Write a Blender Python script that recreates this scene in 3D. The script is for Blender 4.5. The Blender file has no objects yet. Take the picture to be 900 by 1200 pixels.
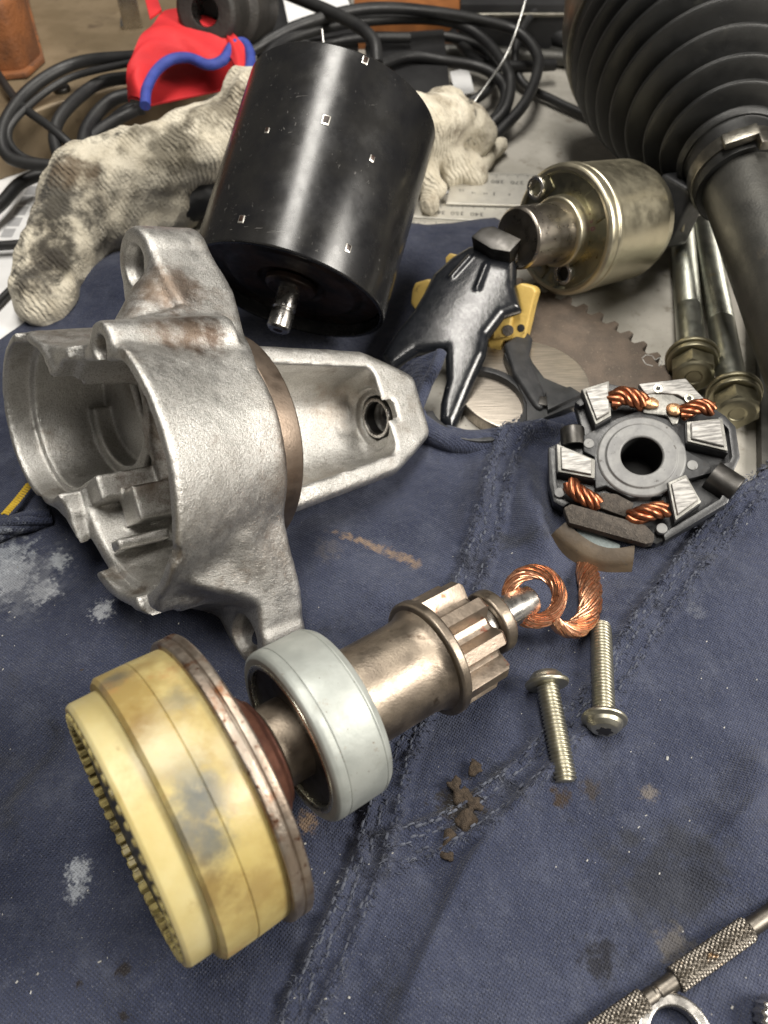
import bpy, bmesh, math, random
import numpy as np
from mathutils import Vector, Matrix
random.seed(7); rng = np.random.default_rng(7)
U = 0.01                                   # everything below is written in centimetres
scn = bpy.context.scene
V = lambda *a: np.array(a, float)
def nz(v): v = np.asarray(v, float); return v/np.linalg.norm(v)

# ------------------------------------------------------------------ camera
FPX, PITCH = 924.0, math.radians(52)
CAM = V(0, -15.6, 20.0)
FW = V(0, math.cos(PITCH), -math.sin(PITCH)); RT = V(1, 0, 0); UP = np.cross(RT, FW)
cd = bpy.data.cameras.new('camera'); co = bpy.data.objects.new('camera', cd); scn.collection.objects.link(co)
co.location = CAM*U; co.rotation_euler = (math.pi/2-PITCH, 0, 0)
cd.sensor_fit = 'VERTICAL'; cd.sensor_height = 36; cd.sensor_width = 27; cd.lens = 36*FPX/1200
cd.clip_start = 0.01; cd.clip_end = 50
cd.dof.use_dof = True; cd.dof.focus_distance = 0.212; cd.dof.aperture_fstop = 19
scn.camera = co
# ------------------------------------------------------------------ light
w = bpy.data.worlds.new('World'); scn.world = w; w.use_nodes = True
bg = w.node_tree.nodes['Background']; bg.inputs[0].default_value = (1.0, .95, .88, 1); bg.inputs[1].default_value = .10
def lamp(name, loc, target, sx, sy, power, col):
    l = bpy.data.lights.new(name, 'AREA'); l.shape = 'RECTANGLE'; l.size = sx*U; l.size_y = sy*U; l.energy = power; l.color = col
    o = bpy.data.objects.new(name, l); scn.collection.objects.link(o); o.location = V(*loc)*U
    o.rotation_euler = Vector(V(*target)-V(*loc)).to_track_quat('-Z', 'Y').to_euler(); return o
lamp('ceiling_lamp', (-3, 12, 85), (-3, 10, 0), 16, 70, 9.3, (1, .955, .88))
lamp('side_lamp', (52, -16, 44), (0, 2, 0), 24, 24, 7.0, (1, .95, .87))
scn.view_settings.view_transform = 'Standard'; scn.view_settings.look = 'None'
scn.view_settings.exposure = -0.08; scn.view_settings.gamma = 1; scn.view_settings.use_curve_mapping = False
scn.render.engine = 'CYCLES'

# ------------------------------------------------------------------ placing: a place on the bench seen along a line of sight
def ray(x, y): return FW+RT*(x-450)/FPX-UP*(y-600)/FPX
def P(x, y, z=0.): d = ray(x, y); return CAM+d*((z-CAM[2])/d[2])
def onplane(x, y, o, n): d = ray(x, y); return CAM+d*(((o-CAM)@n)/(d@n))
def frame(ax, ref=None):
    ax = nz(ax); r = V(0, 0, 1) if ref is None else np.asarray(ref, float)
    if abs(ax@nz(r)) > .98: r = V(0, 1, 0)
    e1 = nz(np.cross(r, ax)); return e1, np.cross(ax, e1), ax

# ------------------------------------------------------------------ materials
MATS = {}
class NT:
    def __init__(s, name):
        s.m = bpy.data.materials.new(name); s.m.use_nodes = True; s.t = s.m.node_tree; s.b = s.t.nodes['Principled BSDF']
        s.tc = s.t.nodes.new('ShaderNodeTexCoord'); mp = s.t.nodes.new('ShaderNodeMapping'); mp.inputs['Scale'].default_value = (100, 100, 100)
        s.t.links.new(s.tc.outputs['Object'], mp.inputs['Vector']); s.co = mp.outputs[0]
    def n(s, t, **k):
        n = s.t.nodes.new(t)
        for a, v in k.items(): setattr(n, a, v)
        return n
    def put(s, sock, v):
        if hasattr(v, 'links') or hasattr(v, 'is_linked'): s.t.links.new(v, sock)
        elif isinstance(v, tuple) and len(v) == 3 and sock.type == 'RGBA': sock.default_value = (*v, 1)
        else: sock.default_value = v
    def noise(s, scale, detail=4, rough=.55, co=None, dist=0):
        n = s.n('ShaderNodeTexNoise'); n.inputs['Scale'].default_value = scale; n.inputs['Detail'].default_value = detail
        n.inputs['Roughness'].default_value = rough; n.inputs['Distortion'].default_value = dist
        s.t.links.new(co or s.co, n.inputs['Vector']); return n.outputs['Fac']
    def ramp(s, f, lo, hi, a=0., b=1.):
        n = s.n('ShaderNodeMapRange'); n.interpolation_type = 'SMOOTHSTEP'
        for i, v in zip(('Value', 'From Min', 'From Max', 'To Min', 'To Max'), (f, lo, hi, a, b)): s.put(n.inputs[i], v)
        return n.outputs[0]
    def mix(s, f, a, b):
        n = s.n('ShaderNodeMix', data_type='RGBA'); s.put(n.inputs[0], f); s.put(n.inputs[6], a); s.put(n.inputs[7], b); return n.outputs[2]
    def math(s, op, a, b=0.):
        n = s.n('ShaderNodeMath', operation=op); s.put(n.inputs[0], a); s.put(n.inputs[1], b); return n.outputs[0]
    def bump(s, h, dist, strength=1., normal=None):
        n = s.n('ShaderNodeBump'); n.inputs['Distance'].default_value = dist*U; n.inputs['Strength'].default_value = strength
        s.put(n.inputs['Height'], h)
        if normal is not None: s.t.links.new(normal, n.inputs['Normal'])
        s.t.links.new(n.outputs[0], s.b.inputs['Normal']); return n.outputs[0]
    def near(s, p, rad, wob=.5, nscale=2., soft=.55):
        # soft mask round a point (cm, world) with a ragged outline
        g = s.n('ShaderNodeNewGeometry'); d = s.n('ShaderNodeVectorMath', operation='DISTANCE'); d.inputs[1].default_value = tuple(np.asarray(p)*U)
        s.t.links.new(g.outputs['Position'], d.inputs[0])
        q = s.math('ADD', s.math('MULTIPLY', d.outputs['Value'], 100/rad), s.math('MULTIPLY', s.math('SUBTRACT', s.noise(nscale, 5, .65), .5), wob*4))
        return s.ramp(q, 1.0, soft)
def mat(name, c1, c2=None, scale=1.5, rough=.5, rough2=None, metal=0., bump=0., bscale=12., stain=None, coat=0., spec=.5, sss=0., fine=0., fscale=40.):
    if name in MATS: return MATS[name]
    k = NT(name); b = k.b
    col = k.mix(k.ramp(k.noise(scale, 5), .35, .65), c1, c2 or c1)
    if stain:
        for (sc, lo, hi, c) in stain: col = k.mix(k.ramp(k.noise(sc, 6, .65), lo, hi), col, c)
    k.put(b.inputs['Base Color'], col); b.inputs['Metallic'].default_value = metal
    k.put(b.inputs['Roughness'], k.ramp(k.noise(scale*2.3, 5, .6), .3, .7, rough, rough2 if rough2 is not None else rough))
    b.inputs['Specular IOR Level'].default_value = spec; b.inputs['Coat Weight'].default_value = coat; b.inputs['Coat Roughness'].default_value = .15
    if sss: b.inputs['Subsurface Weight'].default_value = sss; b.inputs['Subsurface Radius'].default_value = (.004, .0025, .0012); b.inputs['Subsurface Scale'].default_value = 1.
    nrm = None
    if bump: nrm = k.bump(k.noise(bscale, 6, .6), bump)
    if fine: k.bump(k.noise(fscale, 3, .6), fine, 1., nrm)
    MATS[name] = k.m; return k.m

# ------------------------------------------------------------------ objects
COL = scn.collection
def thing(name, label, cat, loc=(0, 0, 0), group=None):
    o = bpy.data.objects.new(name, None); o.empty_display_size = .01; COL.objects.link(o); o.location = V(*loc)*U
    o['label'] = label; o['category'] = cat
    if group: o['group'] = group
    return o
def obj(name, vf, m, parent=None, smooth=35, kind=None, label=None, cat=None, group=None):
    v, f = vf; v = np.asarray(v, float)*U
    if parent is not None:
        l = np.array(parent.location); p = parent.parent
        while p is not None: l = l+np.array(p.location); p = p.parent
        off = l; loc = None
    else:
        off = V(v[:, 0].mean(), v[:, 1].mean(), v[:, 2].min()); loc = off
    me = bpy.data.meshes.new(name); me.from_pydata((v-off).tolist(), [], f if isinstance(f, list) else f.tolist()); me.update()
    bm = bmesh.new(); bm.from_mesh(me); bmesh.ops.recalc_face_normals(bm, faces=bm.faces); bm.to_mesh(me); bm.free()
    if smooth:
        me.shade_smooth()
        if smooth < 180: me.set_sharp_from_angle(angle=math.radians(smooth))
    me.materials.append(MATS[m] if isinstance(m, str) else m)
    o = bpy.data.objects.new(name, me); COL.objects.link(o)
    if parent is not None: o.parent = parent
    else: o.location = loc
    if kind: o['kind'] = kind
    if label: o['label'] = label
    if cat: o['category'] = cat
    if group: o['group'] = group
    return o
def join(*vfs):
    vs, fs, n = [], [], 0
    for v, f in vfs:
        vs.append(np.asarray(v, float)); fs += [[i+n for i in q] for q in (f if isinstance(f, list) else f.tolist())]; n += len(v)
    return np.vstack(vs), fs
def bev(prof, b, segs=3):
    out = [prof[0]]
    for i in range(1, len(prof)-1):
        p0, p, p1 = map(lambda q: np.array(q, float), prof[i-1:i+2])
        l0, l1 = np.linalg.norm(p0-p), np.linalg.norm(p1-p); d = min(b, l0*.45, l1*.45)
        A, B = p+(p0-p)/max(l0, 1e-9)*d, p+(p1-p)/max(l1, 1e-9)*d
        for k in range(segs+1):
            t = k/segs; out.append(tuple((1-t)**2*A+2*t*(1-t)*p+t*t*B))
    return out+[prof[-1]]
def lathe(prof, o, ax, n=64, b=0, rf=None, ref=None):
    e1, e2, ax = frame(ax, ref)
    if b: prof = bev(prof, b)
    vs, fs, rings = [], [], []
    for s, r in prof:
        if r < 1e-5: rings.append([len(vs)]); vs.append(o+ax*s)
        else:
            rings.append(list(range(len(vs), len(vs)+n)))
            for k in range(n):
                t = 2*math.pi*k/n; q = r if rf is None else rf(s, r, t); vs.append(o+ax*s+q*(e1*math.cos(t)+e2*math.sin(t)))
    for A, B in zip(rings, rings[1:]):
        if len(A) == 1 and len(B) == 1: continue
        for k in range(n):
            k2 = (k+1) % n
            if len(A) == 1: fs.append([A[0], B[k], B[k2]])
            elif len(B) == 1: fs.append([A[k], B[0], A[k2]])
            else: fs.append([A[k], B[k], B[k2], A[k2]])
    return np.array(vs), fs
def disc(o, ax, r, s0, s1, b=.03, ri=0, n=64):
    if ri: return lathe([(s0, ri), (s0, (r+ri)/2), (s0, r), (s1, r), (s1, (r+ri)/2), (s1, ri), ((s0+s1)/2, ri), (s0, ri)], o, ax, n, b)
    return lathe([(s0, 0), (s0, r), (s1, r), (s1, 0)], o, ax, n, b)
def catmull(pts, k=8):
    p = [np.array(q, float) for q in pts]; p = [2*p[0]-p[1]]+p+[2*p[-1]-p[-2]]; out = []
    for i in range(1, len(p)-2):
        for j in range(k):
            t = j/k; a, b, c, d = p[i-1:i+3]
            out.append(.5*((2*b)+(-a+c)*t+(2*a-5*b+4*c-d)*t*t+(-a+3*b-3*c+d)*t**3))
    return np.array(out+[p[-2]])
def tube(path, r, n=10, cap=True):
    path = np.asarray(path, float); m = len(path); R = np.full(m, r) if np.isscalar(r) else np.asarray(r, float)
    T = np.gradient(path, axis=0); T /= np.linalg.norm(T, axis=1)[:, None]+1e-12
    e = frame(T[0])[0]; vs = []
    for i in range(m):
        e = nz(e-T[i]*(e@T[i])); g = np.cross(T[i], e)
        for k in range(n):
            t = 2*math.pi*k/n; vs.append(path[i]+R[i]*(e*math.cos(t)+g*math.sin(t)))
    fs = [[i*n+k, i*n+(k+1) % n, (i+1)*n+(k+1) % n, (i+1)*n+k] for i in range(m-1) for k in range(n)]
    if cap: fs += [list(range(n))[::-1], list(range((m-1)*n, m*n))]
    return np.array(vs), fs
def bmout(bm):
    bm.verts.ensure_lookup_table(); bm.verts.index_update()
    r = np.array([v.co[:] for v in bm.verts]), [[v.index for v in f.verts] for f in bm.faces]; bm.free(); return r
def prism(poly, vec, b=.05, seg=2):
    bm = bmesh.new(); A = [bm.verts.new(tuple(p)) for p in poly]; B = [bm.verts.new(tuple(np.asarray(p)+vec)) for p in poly]
    n = len(A); bm.faces.new(A); bm.faces.new(B[::-1])
    for i in range(n): bm.faces.new([A[i], B[i], B[(i+1) % n], A[(i+1) % n]][::-1])
    bmesh.ops.recalc_face_normals(bm, faces=bm.faces)
    if b:
        es = [e for e in bm.edges if len(e.link_faces) == 2 and e.calc_face_angle(0) > .45]
        bmesh.ops.bevel(bm, geom=es, offset=b, segments=seg, profile=.6, affect='EDGES', clamp_overlap=True)
    return bmout(bm)
def box(c, sx, sy, sz, e1=(1, 0, 0), e2=(0, 1, 0), b=.05, seg=2):
    e1 = nz(e1); e3 = nz(np.cross(e1, e2)); e2 = np.cross(e3, e1); c = np.asarray(c, float)
    q = [c+e1*(a*sx/2)+e2*(d*sy/2)-e3*sz/2 for a, d in ((-1, -1), (1, -1), (1, 1), (-1, 1))]
    return prism(q, e3*sz, b, seg)
def thread(o, ax, s0, s1, r, pitch, depth, n=28, per=7):
    e1, e2, ax = frame(ax); m = int((s1-s0)/pitch*per)
    S = np.linspace(s0, s1, m)[:, None]; T = np.linspace(0, 2*np.pi, n, endpoint=False)[None]
    ph = (S/pitch+T/(2*np.pi)) % 1; prof = np.clip(np.abs(ph*2-1)*1.5-.2, 0, 1)
    end = np.clip((s1-S)/pitch, 0, 1)*.12; R = r-depth*prof-(.12-end)*r*.9
    v = (o+ax*S[..., None]+R[..., None]*(e1*np.cos(T)[..., None]+e2*np.sin(T)[..., None])).reshape(-1, 3)
    fs = [[i*n+k, i*n+(k+1) % n, (i+1)*n+(k+1) % n, (i+1)*n+k] for i in range(m-1) for k in range(n)]
    fs.append(list(range((m-1)*n, m*n))); return v, fs
def cutter(o, vf):
    off = np.array(o.location); p = o.parent
    while p is not None: off = off+np.array(p.location); p = p.parent
    me = bpy.data.meshes.new('cut'); me.from_pydata((np.asarray(vf[0])*U-off).tolist(), [], vf[1]); bm = bmesh.new(); bm.from_mesh(me); bmesh.ops.recalc_face_normals(bm, faces=bm.faces); bm.to_mesh(me); bm.free()
    c = bpy.data.objects.new('cut', me); COL.objects.link(c); keep = o.matrix_world.copy(); par = o.parent; o.parent = None; o.location = (0, 0, 0)
    md = o.modifiers.new('b', 'BOOLEAN'); md.operation = 'DIFFERENCE'; md.object = c; md.solver = 'EXACT'
    bpy.context.view_layer.update(); dg = bpy.context.evaluated_depsgraph_get(); new = bpy.data.meshes.new_from_object(o.evaluated_get(dg)); o.modifiers.clear(); o.data = new; o.parent = par
    new.set_sharp_from_angle(angle=math.radians(30)); bpy.data.objects.remove(c)
def rope(path, R, n=7, rs=None, twist=2.2, flat=1., seg=7, both=True):
    path = np.asarray(path, float); rs = R*.55 if rs is None else rs; T = np.gradient(path, axis=0); T /= np.linalg.norm(T, axis=1)[:, None]+1e-12
    L = np.r_[0, np.cumsum(np.linalg.norm(np.diff(path, axis=0), axis=1))]; e = frame(T[0])[0]; E, G = [], []
    for i in range(len(path)): e = nz(e-T[i]*(e@T[i])); E.append(e); G.append(np.cross(T[i], e))
    E, G = np.array(E), np.array(G); out = []
    for k in range(n):
        for sgn in ((1, -1) if both and n > 5 else (1,)):
            a = 2*np.pi*k/n+sgn*L*twist; rr = R*(1+.10*np.sin(L*twist*2+k*2.1+sgn))
            out.append(tube(path+E*(rr*np.cos(a))[:, None]+G*(flat*rr*np.sin(a))[:, None], rs, seg))
    return join(*out)
# ---- value noise and signed-distance meshes (smooth cast and knitted shapes)
def vnoise(X, Y, Z, scale, seed=0):
    r = np.random.default_rng(seed).random((32, 32, 32))
    x, y, z = X*scale+100, Y*scale+100, Z*scale+100; i, j, k = (np.floor(q).astype(int) for q in (x, y, z)); fx, fy, fz = x-i, y-j, z-k
    fx, fy, fz = (q*q*(3-2*q) for q in (fx, fy, fz)); g = lambda a, b, c: r[(i+a) & 31, (j+b) & 31, (k+c) & 31]
    lerp = lambda a, b, t: a+(b-a)*t
    return lerp(lerp(lerp(g(0, 0, 0), g(1, 0, 0), fx), lerp(g(0, 1, 0), g(1, 1, 0), fx), fy), lerp(lerp(g(0, 0, 1), g(1, 0, 1), fx), lerp(g(0, 1, 1), g(1, 1, 1), fx), fy), fz)*2-1
def fbm(X, Y, Z, scale, oct=4, seed=0): return sum(vnoise(X, Y, Z, scale*2**o, seed+o)/2**o for o in range(oct))
def smin(a, b, k): h = np.clip(.5+.5*(b-a)/k, 0, 1); return b+(a-b)*h-k*h*(1-h)
def smax(a, b, k): return -smin(-a, -b, k)
def nets(lo, hi, h, fn):
    ax = [np.arange(a, b+h, h) for a, b in zip(lo, hi)]; X, Y, Z = (q.astype(np.float32) for q in np.meshgrid(*ax, indexing='ij')); S = fn(X, Y, Z)
    ins = S < 0; c = np.zeros(tuple(np.array(S.shape)-1)+(3,)); cnt = np.zeros(np.array(S.shape)-1)
    sl = lambda o: tuple(slice(q, s-1+q) for q, s in zip(o, S.shape))
    cor = [(i, j, k) for i in (0, 1) for j in (0, 1) for k in (0, 1)]
    for a in cor:
        for d in range(3):
            if a[d] == 0:
                b = tuple(q+(1 if t == d else 0) for t, q in enumerate(a)); A, B = S[sl(a)], S[sl(b)]; m = (A < 0) != (B < 0)
                t = np.where(m, A/np.where(m, A-B, 1), 0)
                for q in range(3): c[..., q] += np.where(m, a[q]+(t if q == d else 0), 0)
                cnt += m
    act = cnt > 0; idx = -np.ones(cnt.shape, int); idx[act] = np.arange(act.sum()); ijk = np.argwhere(act)
    v = (ijk+c[act]/cnt[act][:, None])*h+np.array(lo); fs = []
    for d in range(3):
        u, w_ = (d+1) % 3, (d+2) % 3; s1 = [slice(None)]*3; s2 = [slice(None)]*3; s1[d] = slice(0, -1); s2[d] = slice(1, None)
        e = ins[tuple(s1)] != ins[tuple(s2)]; flip = ins[tuple(s1)]; q = np.argwhere(e); q = q[(q[:, u] > 0) & (q[:, w_] > 0) & (q[:, u] < S.shape[u]-1) & (q[:, w_] < S.shape[w_]-1)]
        fl = flip[tuple(q.T)]
        def at(du, dw): r = q.copy(); r[:, u] -= du; r[:, w_] -= dw; return idx[tuple(r.T)]
        a, b, cc, dd = at(0, 0), at(1, 0), at(1, 1), at(0, 1)
        f = np.c_[a, b, cc, dd]; f[~fl] = f[~fl][:, ::-1]; fs.append(f)
    return v, np.vstack(fs)
def cap_sdf(X, Y, Z, a, b, ra, rb=None):
    a, b = np.asarray(a, float), np.asarray(b, float); rb = ra if rb is None else rb; d = b-a
    t = np.clip(((X-a[0])*d[0]+(Y-a[1])*d[1]+(Z-a[2])*d[2])/(d@d), 0, 1)
    return np.sqrt((X-a[0]-t*d[0])**2+(Y-a[1]-t*d[1])**2+(Z-a[2]-t*d[2])**2)-(ra+(rb-ra)*t)
def box_sdf(X, Y, Z, c, hf, r=0):
    q = [np.abs(A-b)-h+r for A, b, h in zip((X, Y, Z), c, hf)]
    return np.sqrt(sum(np.maximum(a, 0)**2 for a in q))+np.minimum(np.maximum(np.maximum(q[0], q[1]), q[2]), 0)-r
def poly_sdf(X, Y, poly):
    p = np.asarray(poly, float); d = np.full(X.shape, 1e9); s = np.ones(X.shape)
    for i in range(len(p)):
        a, b = p[i], p[i-1]; e = b-a; wx, wy = X-a[0], Y-a[1]; t = np.clip((wx*e[0]+wy*e[1])/(e@e), 0, 1)
        d = np.minimum(d, (wx-e[0]*t)**2+(wy-e[1]*t)**2)
        c1, c2, c3 = Y >= a[1], Y < b[1], e[0]*wy > e[1]*wx; s = np.where((c1 & c2 & c3) | (~c1 & ~c2 & ~c3), -s, s)
    return s*np.sqrt(d)
def place(vf, o, e1, e2, e3): v, f = vf; v = np.asarray(v); return o+v[:, :1]*e1+v[:, 1:2]*e2+v[:, 2:3]*e3, f
def text(s, o, e1, e2, size):
    c = bpy.data.curves.new('t', 'FONT'); c.body = s; c.size = size; c.align_x = 'CENTER'; c.align_y = 'CENTER'; c.resolution_u = 2
    t = bpy.data.objects.new('t', c); COL.objects.link(t); dg = bpy.context.evaluated_depsgraph_get(); me = bpy.data.meshes.new_from_object(t.evaluated_get(dg))
    v = np.array([q.co[:] for q in me.vertices]); f = [list(p.vertices) for p in me.polygons]
    bpy.data.objects.remove(t); bpy.data.meshes.remove(me); bpy.data.curves.remove(c)
    return place((v, f), np.asarray(o, float), nz(e1), nz(e2), nz(np.cross(e1, e2)))
def raycyl(x, y, o, ax, r):
    d = ray(x, y); oc = CAM-o; dp = d-ax*(d@ax); op = oc-ax*(oc@ax); A, B, Cc = dp@dp, 2*dp@op, op@op-r*r
    return CAM+d*((-B-math.sqrt(max(B*B-4*A*Cc, 0)))/(2*A))
# ================================================================== materials in use
mat('bench_paint', (.40, .38, .34), (.30, .285, .25), .5, .45, .6, bump=.02, bscale=3, stain=[(1.2, .55, .75, (.16, .14, .11)), (6, .62, .7, (.12, .10, .08))])
mat('machined_steel', (.62, .60, .57), (.5, .48, .45), 2, .22, .34, metal=1, bump=.002, bscale=30)
mat('dark_steel', (.11, .105, .10), (.07, .067, .062), 1.5, .38, .5, metal=1, bump=.003, bscale=20)
k = NT('black_enamel')
col = k.mix(k.ramp(k.noise(.8, 5), .35, .65), (.008, .008, .009), (.014, .0135, .013))
for rot, sc in (((.3, .5, .2), (2, 26, 26)), ((1.1, .2, .9), (24, 1.6, 24))):
    mp = k.n('ShaderNodeMapping'); mp.inputs['Scale'].default_value = tuple(100*q for q in (sc[0]*.12, sc[1]*.12, sc[2]*.12)); mp.inputs['Rotation'].default_value = rot; k.t.links.new(k.tc.outputs['Object'], mp.inputs['Vector'])
    col = k.mix(k.math('MULTIPLY', k.ramp(k.noise(3.2, 2, .5, co=mp.outputs[0]), .69, .73), k.ramp(k.noise(.6, 3), .48, .6)), col, (.075, .072, .068))
col = k.mix(k.math('MULTIPLY', k.ramp(k.noise(5, 6, .7), .70, .78), .6), col, (.06, .058, .055))
k.put(k.b.inputs['Base Color'], col); k.put(k.b.inputs['Roughness'], k.ramp(k.noise(1.1, 6, .65), .32, .68, .20, .30)); k.bump(k.noise(1.2, 3), .002); MATS['black_enamel'] = k.m
mat('can_inside', (.012, .010, .009), (.05, .028, .02), 1.2, .3, .5, metal=.4, bump=.01, bscale=6)
mat('bare_punch', (.75, .72, .66), None, 5, .35, metal=.9)
mat('nylon_pale', (.54, .47, .245), (.47, .385, .165), .5, .35, .45, bump=.006, bscale=4, sss=.12, stain=[(.6, .54, .76, (.38, .29, .10)), (1.4, .62, .76, (.30, .22, .09))])
mat('nylon_tooth', (.50, .42, .17), (.34, .27, .11), 3, .4, sss=.05, stain=[(3, .5, .7, (.10, .08, .04))])
mat('rusty_washer', (.36, .315, .265), (.27, .215, .17), 1.5, .32, .5, metal=.9, bump=.01, bscale=14, stain=[(1.0, .5, .62, (.20, .085, .035)), (5, .58, .68, (.10, .045, .025))])
mat('copper_brown', (.17, .075, .05), (.10, .045, .035), 2, .3, .45, metal=.7, bump=.004)
mat('zinc_ring', (.40, .42, .395), (.32, .34, .32), 1., .46, .58, metal=.5, bump=.004, bscale=8, stain=[(.7, .52, .75, (.26, .27, .245)), (3, .62, .74, (.24, .19, .14)), (12, .66, .72, (.14, .12, .10))])
mat('bronze_steel', (.31, .26, .205), (.215, .18, .145), 1.2, .37, .5, metal=1, bump=.006, bscale=16, stain=[(2.2, .58, .72, (.13, .10, .075))])
mat('pinion_steel', (.37, .305, .245), (.28, .23, .185), 1.6, .38, .5, metal=1, bump=.006, bscale=14, stain=[(2.5, .60, .70, (.32, .10, .06))])
mat('zinc_plate', (.62, .60, .50), (.55, .53, .44), 3, .22, .33, metal=1, bump=.003, bscale=20, stain=[(2, .6, .75, (.42, .36, .22))])
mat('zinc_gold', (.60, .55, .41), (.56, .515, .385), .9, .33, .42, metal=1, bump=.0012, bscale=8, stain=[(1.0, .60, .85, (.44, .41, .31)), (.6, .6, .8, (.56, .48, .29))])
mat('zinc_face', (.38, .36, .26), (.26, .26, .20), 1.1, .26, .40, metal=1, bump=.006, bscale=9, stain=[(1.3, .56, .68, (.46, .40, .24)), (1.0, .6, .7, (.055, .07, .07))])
mat('plunger_steel', (.40, .36, .31), (.32, .29, .25), 1.3, .26, .36, metal=1, bump=.003, bscale=18, stain=[(2.2, .6, .75, (.22, .18, .14))])
mat('fork_black', (.007, .008, .010), (.011, .012, .015), 1.3, .19, .27, spec=.5, metal=.0, bump=.008, bscale=5, coat=.1, stain=[(6, .68, .74, (.10, .10, .10))])
mat('plastic_black', (.018, .019, .021), (.03, .03, .032), 2, .38, .5, bump=.006, bscale=14, stain=[(2.5, .62, .75, (.07, .068, .065))])
mat('plastic_grey', (.022, .023, .025), (.036, .037, .039), 1.6, .30, .42, bump=.006, bscale=16, stain=[(3, .6, .72, (.03, .028, .027))])
mat('ring_grey', (.21, .21, .205), (.16, .16, .16), 2.5, .38, .5, bump=.004, bscale=12, stain=[(6, .62, .7, (.06, .055, .05))])
mat('bracket_yellow', (.56, .39, .11), (.48, .33, .09), 1.3, .42, .52, bump=.01, bscale=7, sss=.05, stain=[(1.8, .58, .7, (.16, .10, .035))])
mat('copper', (.78, .43, .27), (.66, .32, .18), 5, .26, .4, metal=1, stain=[(3, .6, .75, (.42, .15, .08))])
mat('copper_dull', (.44, .17, .085), (.32, .12, .065), 5, .3, .45, metal=1)
mat('tin_plate', (.27, .265, .245), (.21, .205, .19), 3, .42, .55, metal=.8, bump=.01, bscale=9)
mat('screw_zinc', (.52, .50, .41), (.46, .44, .36), 2, .36, .44, metal=1)
mat('solder_copper', (.78, .48, .26), (.62, .34, .18), 4, .3, .5, metal=.9, bump=.02, bscale=8)
mat('brush_carbon', (.22, .21, .195), (.15, .145, .135), 4, .5, .6, metal=.4)
mat('foam_dark', (.055, .047, .040), (.085, .072, .06), 6, .9, bump=.05, bscale=14, stain=[(14, .64, .7, (.22, .20, .17))])
mat('grommet_brown', (.055, .038, .022), (.09, .064, .038), 1.3, .5, .65, bump=.008, bscale=10, stain=[(4, .6, .7, (.05, .04, .03))])
mat('grey_seal', (.22, .26, .26), (.16, .19, .19), 5, .5, bump=.02, bscale=12)
mat('boot_rubber', (.009, .0093, .0093), (.014, .014, .0135), 1, .36, .46, bump=.012, bscale=34, stain=[(.8, .6, .8, (.035, .035, .03)), (16, .74, .78, (.10, .10, .09))])
mat('axle_steel', (.082, .08, .072), (.055, .054, .05), .7, .42, .55, metal=.6, bump=.01, bscale=12, stain=[(.8, .62, .8, (.12, .10, .075))])
mat('clamp_steel', (.30, .28, .24), (.22, .21, .18), 2, .28, .4, metal=1, bump=.005)
mat('joint_steel', (.24, .205, .16), (.17, .145, .115), 1, .36, .5, metal=.9, bump=.008, stain=[(1.2, .55, .7, (.10, .075, .05))])
mat('rusty_gear', (.13, .10, .078), (.095, .075, .06), 1.5, .6, .75, metal=.2, bump=.03, bscale=16, stain=[(14, .62, .70, (.30, .25, .19)), (20, .62, .68, (.05, .04, .03))])
mat('cable_black', (.010, .010, .011), (.018, .018, .018), .6, .42, .55, bump=.006, bscale=10)
mat('box_black', (.010, .010, .011), (.016, .016, .017), .5, .5, .6)
mat('wire_steel', (.6, .6, .58), None, 2, .3, metal=1)
mat('red_fabric', (.58, .018, .022), (.50, .014, .02), .7, .65, .75, bump=.02, bscale=20)
mat('blue_trim', (.035, .06, .30), (.025, .045, .24), 2, .6, bump=.03, bscale=22)
mat('hub_black', (.022, .020, .018), (.04, .036, .032), .9, .5, .65, bump=.03, bscale=8, stain=[(5, .66, .74, (.14, .12, .10))])
mat('rust_block', (.24, .085, .025), (.14, .055, .022), .7, .7, .8, bump=.06, bscale=5, stain=[(1.5, .58, .72, (.05, .025, .015))])
mat('tan_paint', (.25, .19, .12), (.18, .135, .08), .35, .42, .55, metal=.25, bump=.01, bscale=4, stain=[(.55, .56, .72, (.13, .095, .06))])
mat('wood_orange', (.30, .11, .03), (.21, .075, .02), .8, .5, bump=.02, bscale=4)
mat('paper', (.80, .80, .80), (.74, .74, .74), 1, .7, bump=.01, bscale=2)
mat('paper_print', (.42, .42, .43), (.36, .36, .37), 2, .7)
mat('ruler_steel', (.66, .64, .58), (.60, .58, .53), 1.5, .42, .52, metal=.7, bump=.002, stain=[(2, .64, .78, (.42, .38, .32))])
mat('print_and_hole_black', (.012, .012, .012), None, 1, .6)  # ink of the digits, and the black that stands for shade in holes
mat('stamp_ink', (.16, .035, .07), None, 1, .5)
mat('bolt_zinc', (.40, .40, .35), (.33, .34, .30), 1.2, .34, .46, metal=1, bump=.003, stain=[(1.2, .6, .8, (.42, .36, .22))])
mat('pilot_brown', (.24, .19, .15), (.17, .13, .10), 1.2, .38, .5, metal=.95, bump=.006, bscale=16)
mat('bolt_head', (.36, .33, .23), (.29, .27, .19), 1.2, .38, .5, metal=1, bump=.004)
mat('grit', (.032, .022, .014), (.06, .042, .027), 9, .9, bump=.08, bscale=20)
mat('grip_steel', (.19, .172, .148), (.145, .13, .112), 1.5, .34, .44, metal=1, bump=.003, stain=[(3, .6, .7, (.24, .16, .09))])
mat('stitch_yellow', (.62, .42, .03), (.5, .33, .02), 5, .7, bump=.02, bscale=30)
mat('thread_blue', (.028, .032, .052), (.10, .11, .14), 3, .9)
mat('lint', (.55, .55, .52), (.35, .34, .32), 9, .8)
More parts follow.
